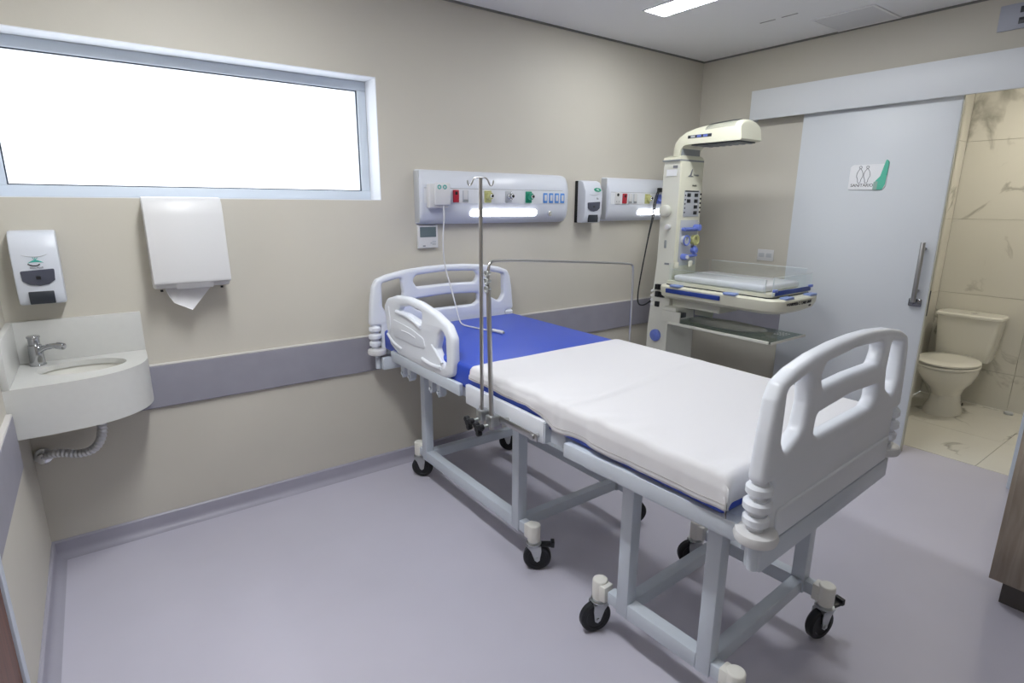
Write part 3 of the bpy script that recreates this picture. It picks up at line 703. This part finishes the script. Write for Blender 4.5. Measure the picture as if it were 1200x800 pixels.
# paper towel dispenser
pd = thing('paper_towel_dispenser', (.345, YB, 1.21), 'white paper towel dispenser under the window with a towel hanging out', 'dispenser')
x0, x1 = .190, .500
MB().prism([(0, 1.225), (0, 1.615), (-.10, 1.615), (-.125, 1.60), (-.165, 1.24), (-.155, 1.222), (-.02, 1.205)], lambda u, v, w: (w, YB+u, v), x0+.004, x1-.004, .010).build('body', WPLAST, pd)
MB().prism([(-.085, 1.621), (-.118, 1.617), (-.138, 1.595), (-.150, 1.54), (-.180, 1.258), (-.178, 1.244), (-.166, 1.240), (-.130, 1.56), (-.10, 1.60)], lambda u, v, w: (w, YB+u, v), x0, x1, .004).build('front_cover', WPLAST, pd)
MB().prism([(-.176, 1.246), (-.181, 1.262), (-.160, 1.262), (-.150, 1.225), (-.160, 1.215)], lambda u, v, w: (w, YB+u, v), x0+.085, x1-.075, .003).build('pull_lip', WPLAST, pd)
for xx in (x0+.03, x1-.035): MB().cyl((xx, YB-.12, 1.214), (xx, YB-.12, 1.205), .006, n=10).build('rubber_foot', BLACK, pd)
pt = thing('paper_towel', (.345, YB-.10, 1.13), 'folded white paper towel hanging out of the dispenser', 'towel')
yy = YB-.10
MB().quads([(.235, yy+.02, 1.215), (.43, yy+.02, 1.215), (.335, yy-.012, 1.113), (.330, yy-.018, 1.110), (.262, yy-.02, 1.150), (.245, yy-.01, 1.18), (.262, yy+.0, 1.16), (.262, yy-.02, 1.150), (.30, yy-.002, 1.205)], [(0, 8, 4, 5), (8, 1, 2, 4), (4, 2, 3)]).build('outer_fold', PAPER, pt, False)
MB().quads([(.238, yy+.030, 1.214), (.425, yy+.030, 1.214), (.338, yy+.012, 1.118), (.27, yy+.012, 1.15)], [(0, 1, 2, 3)]).build('inner_fold', PAPER, pt, False)
for o in (c for c in pt.children): md = o.modifiers.new('thick', 'SOLIDIFY'); md.thickness = .0015

# ------------------------------------------------------------------ headwall panels
def headwall(x0, x1, label, items, lamp, group, right_round):
    z0, z1 = 1.478, 1.790
    t = thing('headwall_panel', ((x0+x1)/2, YB, z0), label, 'panel')
    dz = z1-z0
    prof = [(0, 0), (0, dz), (-.018, dz), (-.045, dz-.012), (-.068, dz-.045), (-.082, dz-.090), (-.084, .205), (-.084, .120), (-.080, .075), (-.068, .035), (-.045, .008), (-.03, 0)]
    fn = lambda u, v, w: (w, YB+u, z0+v)
    def sc(k): return [(u*k, dz/2+(v-dz/2)*(1 if k == 1 else (.55+.45*k))) for u, v in prof]
    rings = []
    secs = ([(x0, .86), (x0+.006, .96), (x0+.016, 1)], [(x1-.075, 1), (x1-.045, .97), (x1-.02, .86), (x1-.006, .68), (x1, .5)])
    for xx, k in secs[0]+secs[1]: rings.append([fn(u*k, dz/2+(v-dz/2)*(1-.25*(1-k)), xx) for u, v in prof])
    MB().loft(rings).build('housing', WPLASTB, t, True, 40)
    yf = YB-.0845
    bx('fascia', mat('fascia_white', (.74, .76, .80), .35), t, x0+.02, x1-.08, yf-.0015, yf+.002, z0+.122, z0+.206)
    bx('fascia_edge', GREYP, t, x0+.02, x1-.08, yf-.0012, yf+.002, z0+.2062, z0+.2085)
    bx('end_plate', LGREY, t, x0-.003, x0+.004, YB-.06, YB, z0+.012, z1-.008, .002)
    for kind, x, w in items:
        zc = z0+.163
        if kind == 'red': 
            s = bx('emergency_socket', RED, t, x-w/2, x+w/2, yf-.012, yf, zc-.036, zc+.036, .003); bx('socket_slot', BLACK, s, x-.008, x+.008, yf-.0125, yf-.011, zc+.008, zc+.026)
        elif kind == 'grey':
            s = bx('socket', LGREY, t, x-w/2, x+w/2, yf-.006, yf, zc-.032, zc+.034, .002); bx('socket_face', WPLAST, s, x-w/2+.007, x+w/2-.007, yf-.009, yf-.005, zc-.018, zc+.036, .002)
            bx('socket_foot', GREYP, s, x-w/2+.003, x+w/2-.003, yf-.008, yf-.005, zc-.033, zc-.020, .001)
        elif kind in ('yellow', 'steel', 'green', 'purple'):
            mm = {'yellow': YEL, 'steel': LGREY, 'green': GREEN, 'purple': BLUEP}[kind]
            s = bx('gas_outlet', mm, t, x-w/2, x+w/2, yf-.008, yf, zc-.036, zc+.036, .003)
            MB().cyl((x+.004, yf-.008, zc+.004), (x+.004, yf-.034, zc+.004), .021, n=24, bev=.003).build('outlet_collar', mm if kind != 'steel' else CHROME, s)
            MB().cyl((x+.004, yf-.034, zc+.004), (x+.004, yf-.050, zc+.004), .012, n=16, bev=.002).build('outlet_nozzle', CHROME, s)
            MB().cyl((x+.004, yf-.050, zc+.004), (x+.004, yf-.0525, zc+.004), .008, n=12).build('outlet_bore', BLACK, s)
        elif kind == 'blue':
            s = bx('data_socket', mat('blue_socket', (.10, .28, .68), .4), t, x-w/2, x+w/2, yf-.006, yf, zc-.036, zc+.028, .003); bx('socket_face', WPLAST, s, x-w/2+.008, x+w/2-.008, yf-.0072, yf-.005, zc-.022, zc+.016, .001)
        elif kind == 'outlet':
            s = bx('outlet_plate', WPLAST, t, x-w/2, x+w/2, yf-.005, yf, zc-.04, zc+.045, .002)
            MB().cyl((x, yf-.004, zc+.026), (x, yf-.0065, zc+.026), .011, n=14).build('outlet_hole', BLACK, s)
            for xx in (-.013, .013): MB().cyl((x+xx, yf-.004, zc-.022), (x+xx, yf-.0065, zc-.022), .0045, n=10).build('screw', GREYP, s)
    lx0, lx1 = lamp; zc = z0+.064; rr = .019
    cap = [(lx0+rr-rr*math.sin(PI*k/10), zc+rr*math.cos(PI*k/10)) for k in range(11)]+[(lx1-rr+rr*math.sin(PI*k/10), zc-rr*math.cos(PI*k/10)) for k in range(11)]
    ll = board('reading_lamp', LEDP, t, [cap], .012, .003, lambda u, v, w: (u, YB-.078-w+(v-zc)*-.22, v))
    ll['label'] = 'glowing white reading lamp strip'
    return t, yf, z0
t, yf, z0 = headwall(1.552, 2.705, 'long white headwall panel above the bed with red, yellow and green outlets', [('red', 1.780, .038), ('grey', 1.848, .040), ('yellow', 2.010, .050), ('steel', 2.168, .050), ('green', 2.330, .050)]+[('blue', 2.472+.050*k, .036) for k in range(4)], (1.885, 2.405), None, True)
MB().cyl((2.515, YB-.074, z0+.058), (2.515, YB-.092, z0+.058), .017, n=20, bev=.003).build('push_switch', CHROME, t)
t2, yf2b, z0b = headwall(3.075, 4.165, 'second white headwall panel behind the infant warmer with a glowing lamp', [('outlet', 3.165, .060), ('red', 3.235, .042), ('grey', 3.298, .040), ('grey', 3.352, .040), ('yellow', 3.490, .055), ('purple', 3.625, .055), ('green', 3.80, .055)], (3.395, 3.80), None, False)

# nurse-call plug box with its cord and pendant on the mattress
pb = thing('call_plug_box', (1.645, YB-.1, 1.55), 'white plug-in call box on the left end of the headwall panel', 'call box')
xq = 1.650; yq = yf
bx('body', WPLAST, pb, xq-.068, xq+.058, yq-.045, yq-.0016, 1.572, 1.708, .008)
bx('front_plate', WPLAST, pb, xq-.040, xq+.062, yq-.062, yq-.044, 1.588, 1.714, .008)
for dx in (-.012, .024): MB().torus((xq+dx, yq-.062, 1.690), .010, .003, (0, 1, 0), 16, 6).build('print_ring', TEAL, pb)
pc = thing('nurse_call_pendant', (1.67, YB-.15, .91), 'thin white call cord hanging from the plug box to the blue mattress', 'call pendant')
cordP = [(1.668, yq-.050, 1.590), (1.670, yq-.055, 1.52), (1.655, yq-.055, 1.40), (1.67, 2.955, 1.24), (1.675, 2.88, 1.10), (1.668, 2.80, .96), (1.668, 2.77, .912), (1.69, 2.70, .9075), (1.72, 2.58, .9075), (1.735, 2.53, .909)]
MB().tube(cordP, .0042, 8, 3).build('cord', WPLAST, pc)
MB().cyl((1.733, 2.54, .912), (1.748, 2.455, .912), .0095, .0095, 16, .003).build('pendant', WPLAST, pc)
MB().cyl((1.748, 2.455, .912), (1.749, 2.45, .912), .006, n=12).build('pendant_button', GREYP, pc)
th = thing('wall_controller', (1.622, YB, 1.335), 'small white wall controller with grey screen below the headwall panel', 'controller')
bx('body', WPLAST, th, 1.556, 1.690, YB-.024, YB, 1.337, 1.473, .006)
bx('screen', SCREEN, th, 1.568, 1.676, YB-.0258, YB-.022, 1.402, 1.462, .002)
for i, (bxx, bz) in enumerate(((1.655, 1.375), (1.668, 1.375), (1.655, 1.360), (1.668, 1.360), (1.642, 1.367))): bx('button', LGREY, th, bxx-.005, bxx+.005, YB-.026, YB-.023, bz-.005, bz+.005, .001)
bx('badge', GINK, th, 1.585, 1.603, YB-.0245, YB-.023, 1.347, 1.354)

# sign on the sliding door
sg = thing('restroom_sign', (DX, 1.707, 1.70), 'white and green restroom sign with two figures on the sliding door', 'sign')
sf = lambda u, v, w: (DX-.004-w, 1.707-u, 1.785+v)
board('plate', SIGNW, sg, [fillet([(-.112, -.083), (.10, -.083), (.112, -.06), (.112, .075), (-.095, .075), (-.112, .06)], .012)], .006, .001, sf)
board('green_wave', SIGNG, sg, [fillet([(.045, -.085), (.095, -.085), (.110, -.05), (.115, .085), (.098, .105), (.088, .06), (.075, .0), (.05, -.03)], .01)], .009, .001, sf)
board('grey_wave', mat('sign_sage', (.32, .46, .42), .5), sg, [fillet([(.040, -.086), (.065, -.086), (.066, -.03), (.042, -.035)], .006)], .0105, .001, sf)
for cx in (-.048, -.005):
    fb = MB()
    fo = [(0, .052), (.017, .028), (.020, .0), (.010, -.015), (.008, -.04), (-.008, -.04), (-.010, -.015), (-.020, .0), (-.017, .028), (0, .052)]
    fb.tube([sf(cx+a, c, .0034) for a, c in fo], .0016, 6, 1)
    fb.torus(sf(cx, .058, .0034), .008, .0016, (1, 0, 0), 14, 6)
    fb.build('figure_icon', GINK, sg)
text('lettering', 'SANITÁRIO', .027, INK, sg, lambda u, v, w: sf(u-.028, v-.056, w+.0034))

# wall outlets
def plate(name, label, y, z, w, hgt, slots):
    t = thing(name, (XR, y, z), label, 'outlet')
    bx('plate', WPLAST if name == 'wall_outlet' else mat('grey_unit', (.42, .44, .52), .4), t, XR-.009, XR, y-w/2, y+w/2, z-hgt/2, z+hgt/2, .003)
    for a, c in slots: bx('socket', LGREY if name == 'wall_outlet' else DARKP, t, XR-.0105, XR-.007, y+a-.022, y+a+.022, z+c-.016, z+c+.016, .002)
plate('wall_outlet', 'white double wall outlet beside the sliding door edge', 2.375, 1.225, .13, .085, ((-.03, 0), (.03, 0)))
plate('emergency_light', 'pale wall unit with two dark slots high above the bathroom door', 1.10, 2.595, .16, .13, ((-.03, .03), (-.03, -.025)))

# ------------------------------------------------------------------ cabinet at the right
cb = thing('wooden_cabinet', (3.2, -.2, 0), 'brown wood-grain base cabinet at the end of the ward', 'cabinet')
bx('carcass', WOODC, cb, 2.815, 3.45, -.95, .468, .10, .88, .002)
bx('plinth', mat('plinth_grey', (.10, .09, .085), .6), cb, 2.840, 3.43, -.93, .425, 0, .10)
bx('worktop', SOLID, cb, 2.80, 3.46, -.96, .478, .88, .91, .004)
for y0 in (-.94, -.24):
    dd = bx('door', WOODC, cb, 2.797, 2.815, y0, y0+.69, .115, .865, .002)
    MB().tube([(2.797, y0+.60, .55), (2.775, y0+.60, .55), (2.775, y0+.60, .70), (2.797, y0+.60, .70)], .005, 8).build('handle', STEEL, dd)

# ------------------------------------------------------------------ toilet
tl = thing('toilet', (5.3, 1.39, 0), 'cream white ceramic toilet with cistern standing on marble tiles', 'toilet')
TY = 1.395
rings = [ell(5.34, TY, .20, .125, .002), ell(5.34, TY, .195, .12, .03), ell(5.35, TY, .165, .098, .09), ell(5.36, TY, .155, .092, .15), ell(5.34, TY, .175, .115, .21), ell(5.30, TY, .225, .165, .28), ell(5.275, TY, .255, .188, .34), ell(5.27, TY, .262, .195, .385), ell(5.27, TY, .255, .19, .395)]
MB().loft(rings).build('bowl', CERAM, tl)
MB().loft([ell(5.26, TY, .255, .195, .396), ell(5.26, TY, .265, .205, .402), ell(5.26, TY, .265, .205, .412), ell(5.26, TY, .255, .197, .418)]).build('seat_ring', CERAM, tl)
MB().loft([ell(5.26, TY, .25, .194, .422), ell(5.26, TY, .262, .203, .427), ell(5.26, TY, .26, .202, .438), ell(5.26, TY, .24, .185, .446), ell(5.26, TY, .15, .11, .449)]).build('seat_lid', CERAM, tl)
rr = lambda z, x0, x1, hw: [(p[0], p[1], z) for p in ell((x0+x1)/2, TY, (x1-x0)/2, hw, z, 48, 7)]
MB().loft([rr(.395, 5.53, 5.715, .175), rr(.41, 5.525, 5.72, .18), rr(.70, 5.515, 5.725, .205), rr(.735, 5.515, 5.725, .207)]).build('cistern', CERAM, tl)
MB().loft([rr(.737, 5.505, 5.73, .215), rr(.742, 5.50, 5.732, .219), rr(.757, 5.50, 5.732, .219), rr(.768, 5.512, 5.725, .208)]).build('cistern_lid', CERAM, tl)
MB().cyl((5.60, TY-.02, .767), (5.60, TY-.02, .776), .02).build('flush_button', CHROME, tl)
MB().box(5.44, 5.56, TY-.09, TY+.09, .30, .40, .02).build('cistern_base', CERAM, tl)
MB().cyl((5.40, TY-.106, .07), (5.40, TY-.112, .07), .014, n=14).build('floor_bolt', BLACK, tl)
ph_ = thing('paper_holder', (5.73, .99, .60), 'white toilet roll and chrome holder on the marble wall', 'paper holder')
MB().cyl((5.67, .945, .675), (5.67, 1.045, .675), .05, n=24, bev=.004).build('roll', PAPER, ph_)
MB().tube([(5.74, 1.06, .70), (5.67, 1.06, .675), (5.67, .93, .675)], .006, 8).build('holder_arm', CHROME, ph_)
sv = thing('stop_valve', (5.73, 1.00, .48), 'round chrome stop valve on the marble wall below the paper roll', 'valve')
MB().torus((5.70, 1.0, .50), .035, .008, (1, 0, .0), 20, 8).build('handwheel', CHROME, sv)
MB().cyl((5.74, 1.0, .50), (5.695, 1.0, .50), .014).build('stem', CHROME, sv)
MB2 = MB().cyl((5.66, 1.05, .004), (5.66, 1.05, .022), .032, .026, 20, .003); fdr = MB2.build('door_stop', LGREY)
tag(fdr, 'small grey round door stop on the bathroom floor', 'door stop')

# ------------------------------------------------------------------ infant warmer
wm = thing('infant_warmer', (3.555, 2.55, 0), 'cream infant radiant warmer with overhead hood and clear-sided cradle', 'infant warmer')
CX0, CX1, CYF, CYB = 3.425, 3.690, 2.655, 2.805
def cs(z, e=0, tp=0): return [(CX0-e+tp, CYF-e*.3+tp*.2, z), (CX1+e-tp, CYF-e*.3+tp*.2, z), (CX1+e-tp, CYB+e-tp, z), (CX0-e+tp, CYB+e-tp, z)]
MB().loft([cs(.16, .030), cs(.66, .028), cs(.86, .020), cs(1.02, .008), cs(1.20, .0), cs(1.86, 0, .004), cs(1.90, 0, .008)]).build('column', CREAMD, wm, True, 30)
bx('front_fascia', CREAM, wm, CX0+.004, CX1-.004, CYF-.010, CYF+.01, 1.08, 1.90, .006)
MB().loft([cs(1.900, .004), cs(1.908, .006), cs(1.912, .004)]).build('cap_seam', GREYP, wm)
MB().loft([cs(1.912, .0), cs(1.928, .0, .002), cs(1.940, 0, .03)]).build('column_cap', CREAM, wm)
# hood
HX0, HX1 = 3.440, 3.670
HO = [(2.762, 1.935), (2.762, 1.99), (2.750, 2.035), (2.715, 2.075), (2.66, 2.105), (2.58, 2.125), (2.45, 2.140), (2.33, 2.146), (2.27, 2.146), (2.238, 2.140), (2.222, 2.125)]
HI = [(2.678, 1.935), (2.676, 1.965), (2.668, 1.985), (2.655, 1.998), (2.635, 2.005), (2.57, 2.008), (2.45, 2.008), (2.33, 2.008), (2.25, 2.008), (2.215, 2.008), (2.205, 2.016)]
SEC = [(0, 0), (0, .60), (.010, .76), (.034, .90), (.075, .985), (.115, 1.0)]
def hsec(i, x, s_): 
    a, c = Vector(HI[i]), Vector(HO[i]); p = a.lerp(c, s_); return (x, p.x, p.y)
rings = []
for i in range(len(HO)): rings.append([hsec(i, HX0+dx, s_) for dx, s_ in SEC]+[hsec(i, HX1-dx, s_) for dx, s_ in reversed(SEC[:-1])])
ho = MB().loft(rings).build('hood', CREAM, wm, True, 40)
bx('hood_grille', DARKP, ho, HX0+.02, HX1-.02, 2.235, 2.60, 2.000, 2.010)
for k in range(7): bx('heater_bar', GREYP, ho, HX0+.03, HX1-.03, 2.25+.05*k, 2.27+.05*k, 1.995, 2.002)
for k in range(18):
    y = 2.262+.0125*k; i = max(q for q in range(len(HO)-1) if HO[q][0] >= y); f = (HO[i][0]-y)/(HO[i][0]-HO[i+1][0]); zo = HO[i][1]+(HO[i+1][1]-HO[i][1])*f
    MB().tube([(HX0+dx, y+.006-.10*dx, 2.008+(zo-2.008)*s_+.0006) for dx, s_ in ((.002, .64), (.010, .76), (.034, .90), (.075, .985))], .0022, 6).build('vent_slot', DARKP, ho)
bx('indicator_window', DARKP, ho, HX0-.0015, HX0+.002, 2.43, 2.62, 2.046, 2.066, .001)
for k in range(3): bx('indicator_light', BLUEP if k < 2 else LGREY, ho, HX0-.0025, HX0, 2.46+.05*k, 2.495+.05*k, 2.049, 2.063, .0005)
MB().box(HX0+.012, HX1-.012, 2.668, 2.680, 1.935, 2.0, .002).build('neck_panel', GREYP, ho)
# front controls
yf = CYF-.0105
bx('control_panel', LGREY, wm, CX0+.055, CX1-.030, yf-.004, yf, 1.515, 1.700, .002)
for r_ in range(2):
    for i in range((2, 4)[r_]): bx('display', BLACK, wm, CX0+.085+.085*r_-.0+.0, CX0+.125+.085*r_, yf-.0065, yf-.003, 1.655-.042*i, 1.680-.042*i, .001)
for i in range(5):
    MB().cyl((CX0+.065, yf-.003, 1.665-.03*i), (CX0+.065, yf-.006, 1.665-.03*i), .006, n=8).build('indicator', BLACK, wm)
    bx('key', WPLAST, wm, CX0+.185, CX0+.208, yf-.006, yf-.003, 1.655-.03*i, 1.667-.03*i, .001)
    MB().cyl((CX1-.018, yf, 1.675-.032*i), (CX1-.018, yf-.005, 1.675-.032*i), .007, n=8).build('side_button', BLACK, wm)
bx('panel_header', DARKP, wm, CX0+.06, CX1-.05, yf-.0055, yf-.003, 1.690, 1.699)
MB().prism([(-.02, 0), (.045, 0), (.038, .006), (.020, .008), (.032, .055), (.022, .05), (.002, .012)], lambda u, v, w: (CX0+.10+u, yf-w, 1.795+v), 0, .0015).build('emblem', GINK, wm)
text('brand_lettering', 'Fanem', .024, GINK, wm, lambda u, v, w: (CX0+.175+u, yf-.001-w, 1.808+v))
text('model_lettering', 'Ampla', .020, INK, wm, lambda u, v, w: (CX0+.165+u, yf-.001-w, 1.735+v))
bx('valve_recess', LGREY, wm, CX0+.035, CX1-.025, yf-.003, yf, 1.16, 1.49, .002)
MB().cyl((CX0+.055, yf-.025, 1.425), (CX1-.075, yf-.025, 1.425), .014, n=14).cyl((CX0+.06, yf, 1.425), (CX0+.06, yf-.03, 1.425), .012).cyl((CX0+.11, yf, 1.425), (CX0+.11, yf-.03, 1.425), .012).build('flow_valve', BLUEP, wm)
MB().cyl((CX1-.06, yf, 1.435), (CX1-.06, yf-.05, 1.435), .024, bev=.005).build('valve_knob', BLUEP, wm)
for xg, mt, rm in ((CX0+.085, LGREY, BLUEP), (CX1-.070, YEL, YEL)):
    gg = MB().cyl((xg, yf, 1.345), (xg, yf-.03, 1.345), .036, n=28).build('pressure_gauge', mt, wm)
    MB().torus((xg, yf-.03, 1.345), .034, .006, (0, 1, 0), 28, 8).build('gauge_ring', rm, gg)
    bx('gauge_needle', INK, gg, xg-.002, xg+.002, yf-.032, yf-.030, 1.345, 1.368)
MB().cyl((CX1-.07, yf, 1.27), (CX1-.07, yf-.04, 1.27), .024, bev=.004).cyl((CX1-.07, yf-.02, 1.235), (CX1-.07, yf-.02, 1.30), .012).build('outlet_valve', BLUEP, wm)
MB().cyl((CX0+.08, yf, 1.225), (CX0+.08, yf-.045, 1.225), .022, bev=.004).cyl((CX0+.08, yf-.02, 1.225), (CX1-.04, yf-.02, 1.232), .010).build('suction_valve', BLUEP, wm)
MB().cyl((CX0+.08, yf-.045, 1.225), (CX0+.08, yf-.055, 1.225), .014).build('suction_port', WPLAST, wm)
for i in range(7): MB().cyl((CX1-.014, yf, 1.47-.045*i), (CX1-.014, yf-.004, 1.47-.045*i), .006, n=8).build('fascia_stud', WPLAST, wm)
# left side fittings
MB().cyl((CX0, 2.745, 1.555), (CX0-.045, 2.745, 1.555), .042, n=28, bev=.010).build('side_knob', CREAMD, wm)
MB().cyl((CX0, 2.715, 1.44), (CX0-.028, 2.715, 1.44), .02, n=16, bev=.004).build('side_stud', WPLAST, wm)
MB().box(CX0-.008, CX0, 2.725, 2.745, 1.285, 1.345, .004).build('latch', GREYP, wm)
bx('nameplate', SIGNW, wm, CX0-.0015, CX0+.002, 2.68, 2.77, 1.80, 1.845)
bx('nameplate_print', GINK, wm, CX0-.0022, CX0-.001, 2.675, 2.715, 1.853, 1.872)
bx('type_plate', GINK, wm, CX0-.006, CX0-.002, 2.69, 2.73, 1.165, 1.178)
for i in range(2):
    for j in range(3):
        if (i, j) == (1, 2): continue
        y = 2.765-.045*i-.004*j; z = .995-.055*j-.02*(j == 2); bx('switch', BLACK, wm, CX0-.034, CX0-.006, y-.018, y+.018, z-.020, z+.020, .002)
for k in range(4): MB().cyl((CX0-.004, 2.812, .96-.035*k), (CX0-.030, 2.812, .96-.035*k), .010, n=10).build('cable_gland', WPLAST, wm)
MB().cyl((CX0-.018, 2.745, .625), (CX0-.055, 2.745, .625), .046, n=28, bev=.012).cyl((CX0-.05, 2.745, .625), (CX0-.062, 2.745, .625), .02, bev=.002).build('lift_knob', BLUEP, wm)
# cradle tray
tx0, tx1, ty0, ty1 = 3.300, 3.850, 1.765, 2.665
def tray_ring(e, z, r=.13):
    pts = fillet([(tx0-e, ty0-e), (tx1+e, ty0-e), (tx1+e, ty1), (tx0-e, ty1)], [r, r, .03, .03], 10)
    return [(x, y-.020*math.sin(PI*(x-tx0)/(tx1-tx0))*(1 if y < 2 else 0), z) for x, y in pts]
MB().loft([tray_ring(-.14, .925), tray_ring(-.06, .930), tray_ring(-.015, .955), tray_ring(0, .99), tray_ring(.002, 1.022), tray_ring(-.006, 1.032), tray_ring(-.03, 1.034)]).build('cradle_tray', CREAM, wm, True, 30)
def inner_ring(e, z): return [(x, y, z) for x, y in fillet([(tx0+.03-e, ty0+.06-e), (tx1-.03+e, ty0+.06-e), (tx1-.03+e, ty1-.03), (tx0+.03-e, ty1-.03)], [.05, .05, .02, .02], 6)]
MB().loft([inner_ring(.002, 1.030), inner_ring(.002, 1.040)]).build('tray_gasket', BLACK, wm)
MB().loft([inner_ring(-.004, 1.036), inner_ring(-.004, 1.062)]).build('mattress_base', CREAM, wm)
# blue guard strips and clips
bx('guard_strip', NAVY, wm, tx0-.012, tx0+.002, 2.16, 2.60, .982, 1.012, .003)
for y in (2.52, 2.09):
    MB().box(tx0-.018, tx0+.035, y-.045, y+.045, 1.028, 1.044, .006).build('clip', LBLUE, wm)
for x in (3.43, 3.72): MB().box(x-.045, x+.045, ty0-.012, ty0+.04, 1.030, 1.046, .006).build('clip', LBLUE, wm)
bx('front_strip', NAVY, wm, tx0+.06, tx1-.06, ty0+.050, ty0+.056, 1.052, 1.082, .002)
for x in (tx0+.055, tx1-.06): bx('strip_end', BLUEP, wm, x-.02, x+.02, ty0+.044, ty0+.060, 1.075, 1.092, .003)
# clear guards
bx('side_guard', ACRYL, wm, tx0+.028, tx0+.034, 1.87, 2.60, 1.062, 1.150)
bx('side_guard', ACRYL, wm, tx1-.034, tx1-.028, 1.87, 2.60, 1.062, 1.190)
bx('end_guard', ACRYL, wm, tx0+.04, tx1-.04, ty0+.058, ty0+.064, 1.050, 1.165)
bx('rear_guard', ACRYL, wm, tx0+.04, tx1-.04, 2.615, 2.621, 1.062, 1.19)
for x in (tx0+.10, tx0+.26): MB().box(x-.022, x+.022, 2.598, 2.614, 1.150, 1.195, .008).build('guard_hook', CREAM, wm)
# arm, shelf and its bracket
bx('cradle_arm', CREAMD, wm, CX0+.02, CX1-.02, 2.25, CYF+.01, .86, .93, .01)
for x in (3.345, 3.74): bx('shelf_bracket', CREAMD, wm, x, x+.012, 2.50, 2.66, .760, .84, .002)
bx('bracket_block', DARKP, wm, 3.355, 3.42, 2.50, 2.60, .80, .835, .004)
bx('shelf_mount', CREAMD, wm, 3.36, 3.72, 2.55, 2.66, .835, .865, .003)
bx('shelf', SHELFG, wm, 3.345, 3.755, 1.800, 2.600, .748, .760, .003)
bx('shelf_rim', CREAMD, wm, 3.338, 3.347, 1.815, 2.600, .744, .764, .002)
def tfn(cx, z):
    def f(u, v, w):
        x = cx+u; c = max(0, tx0+.13-x); return (x, ty0+.13-math.sqrt(.13**2-c*c)-.020*math.sin(PI*(x-tx0)/(tx1-tx0))-.0025-w-.05*c*.2, z+v)
    return f
text('front_lettering', 'WARMER-C CARE UNIT', .027, INK, wm, tfn(3.535, 1.002), .0015)
text('small_lettering', 'AMP', .016, INK, wm, tfn(3.66, .978), .0015)
bx('shelf_front_rim', CREAMD, wm, 3.338, 3.760, 1.793, 1.801, .746, .762, .002)
EDGE = mat('acrylic_edge_highlight', (.70, .76, .78), .2)  # pale bars: painted highlight along the rims of the clear guards
for a in ((tx0+.028, tx0+.034, 1.87, 2.60, 1.1485, 1.151), (tx1-.034, tx1-.028, 1.87, 2.60, 1.1885, 1.191), (tx0+.04, tx1-.04, ty0+.058, ty0+.064, 1.1635, 1.166), (tx0+.04, tx0+.0425, ty0+.058, ty0+.064, 1.05, 1.165), (tx1-.0425, tx1-.04, ty0+.058, ty0+.064, 1.05, 1.165), (tx0+.028, tx0+.034, 1.868, 1.871, 1.062, 1.15)): bx('guard_edge_highlight', EDGE, wm, *a)
# base
MB().box(3.33, 3.78, 2.60, 2.86, .10, .17, .02).box(3.30, 3.36, 1.95, 2.86, .09, .13, .01).box(3.75, 3.81, 1.95, 2.86, .09, .13, .01).build('base', CREAMD, wm)
for x in (3.33, 3.78):
    for y in (2.0, 2.80):
        w = MB().cyl((x-.015, y, .045), (x+.015, y, .045), .045, n=24, bev=.005).build('wheel', BLACK, wm); bx('fork', ZINC, w, x-.022, x+.022, y-.02, y+.02, .06, .092, .004)
im = MB().box(3.355, 3.795, 1.895, 2.590, 1.062, 1.108, .016, 3)
tag(im.build('cradle_mattress', FOILM), 'small plastic-covered mattress lying in the infant warmer cradle', 'mattress')
dish = thing('oval_dish', (3.53, 2.22, .761), 'grey oval dish lying on the glass shelf of the warmer', 'dish')
MB().loft([ell(3.53, 2.24, .10, .24, .7605), ell(3.53, 2.24, .145, .29, .778), ell(3.53, 2.24, .150, .295, .781), ell(3.53, 2.24, .138, .28, .776), ell(3.53, 2.24, .095, .22, .768)]).build('dish', mat('dish_grey', (.36, .38, .36), .25), dish)
mrk = MB()
for i in range(3):
    for j in range(4): mrk.box(3.60+.035*i, 3.618+.035*i, 1.86+.02*j, 1.868+.02*j, .7601, .7616)
tag(mrk.build('shelf_scale', SIGNW, wm, False), kind='stuff')
# power cord
CP1 = [(3.615, YB-.10, 1.706), (3.565, YB-.12, 1.70), (3.535, YB-.12, 1.62), (3.53, YB-.12, 1.53), (3.48, YB-.12, 1.30), (3.425, YB-.12, 1.03), (3.395, YB-.13, .90), (3.385, YB-.15, .835), (3.395, YB-.20, .835), (3.40, YB-.26, .88)]
CP2 = [(3.617, YB-.10, 1.702), (3.585, YB-.115, 1.69), (3.560, YB-.115, 1.62), (3.545, YB-.12, 1.52), (3.515, YB-.12, 1.43), (3.485, YB-.12, 1.32)]
pw = thing('power_cord', (3.6, YB-.03, .80), 'black power cord looping from the headwall panel down to the warmer column', 'cord')
MB().tube(CP1, .0055, 8, 3).build('cord', BLACK, pw)
MB().tube(CP2, .0045, 8, 3).build('cord_return', BLACK, pw)
bx('plug', BLACK, pw, 3.598, 3.632, YB-.115, YB-.086, 1.690, 1.725, .005)
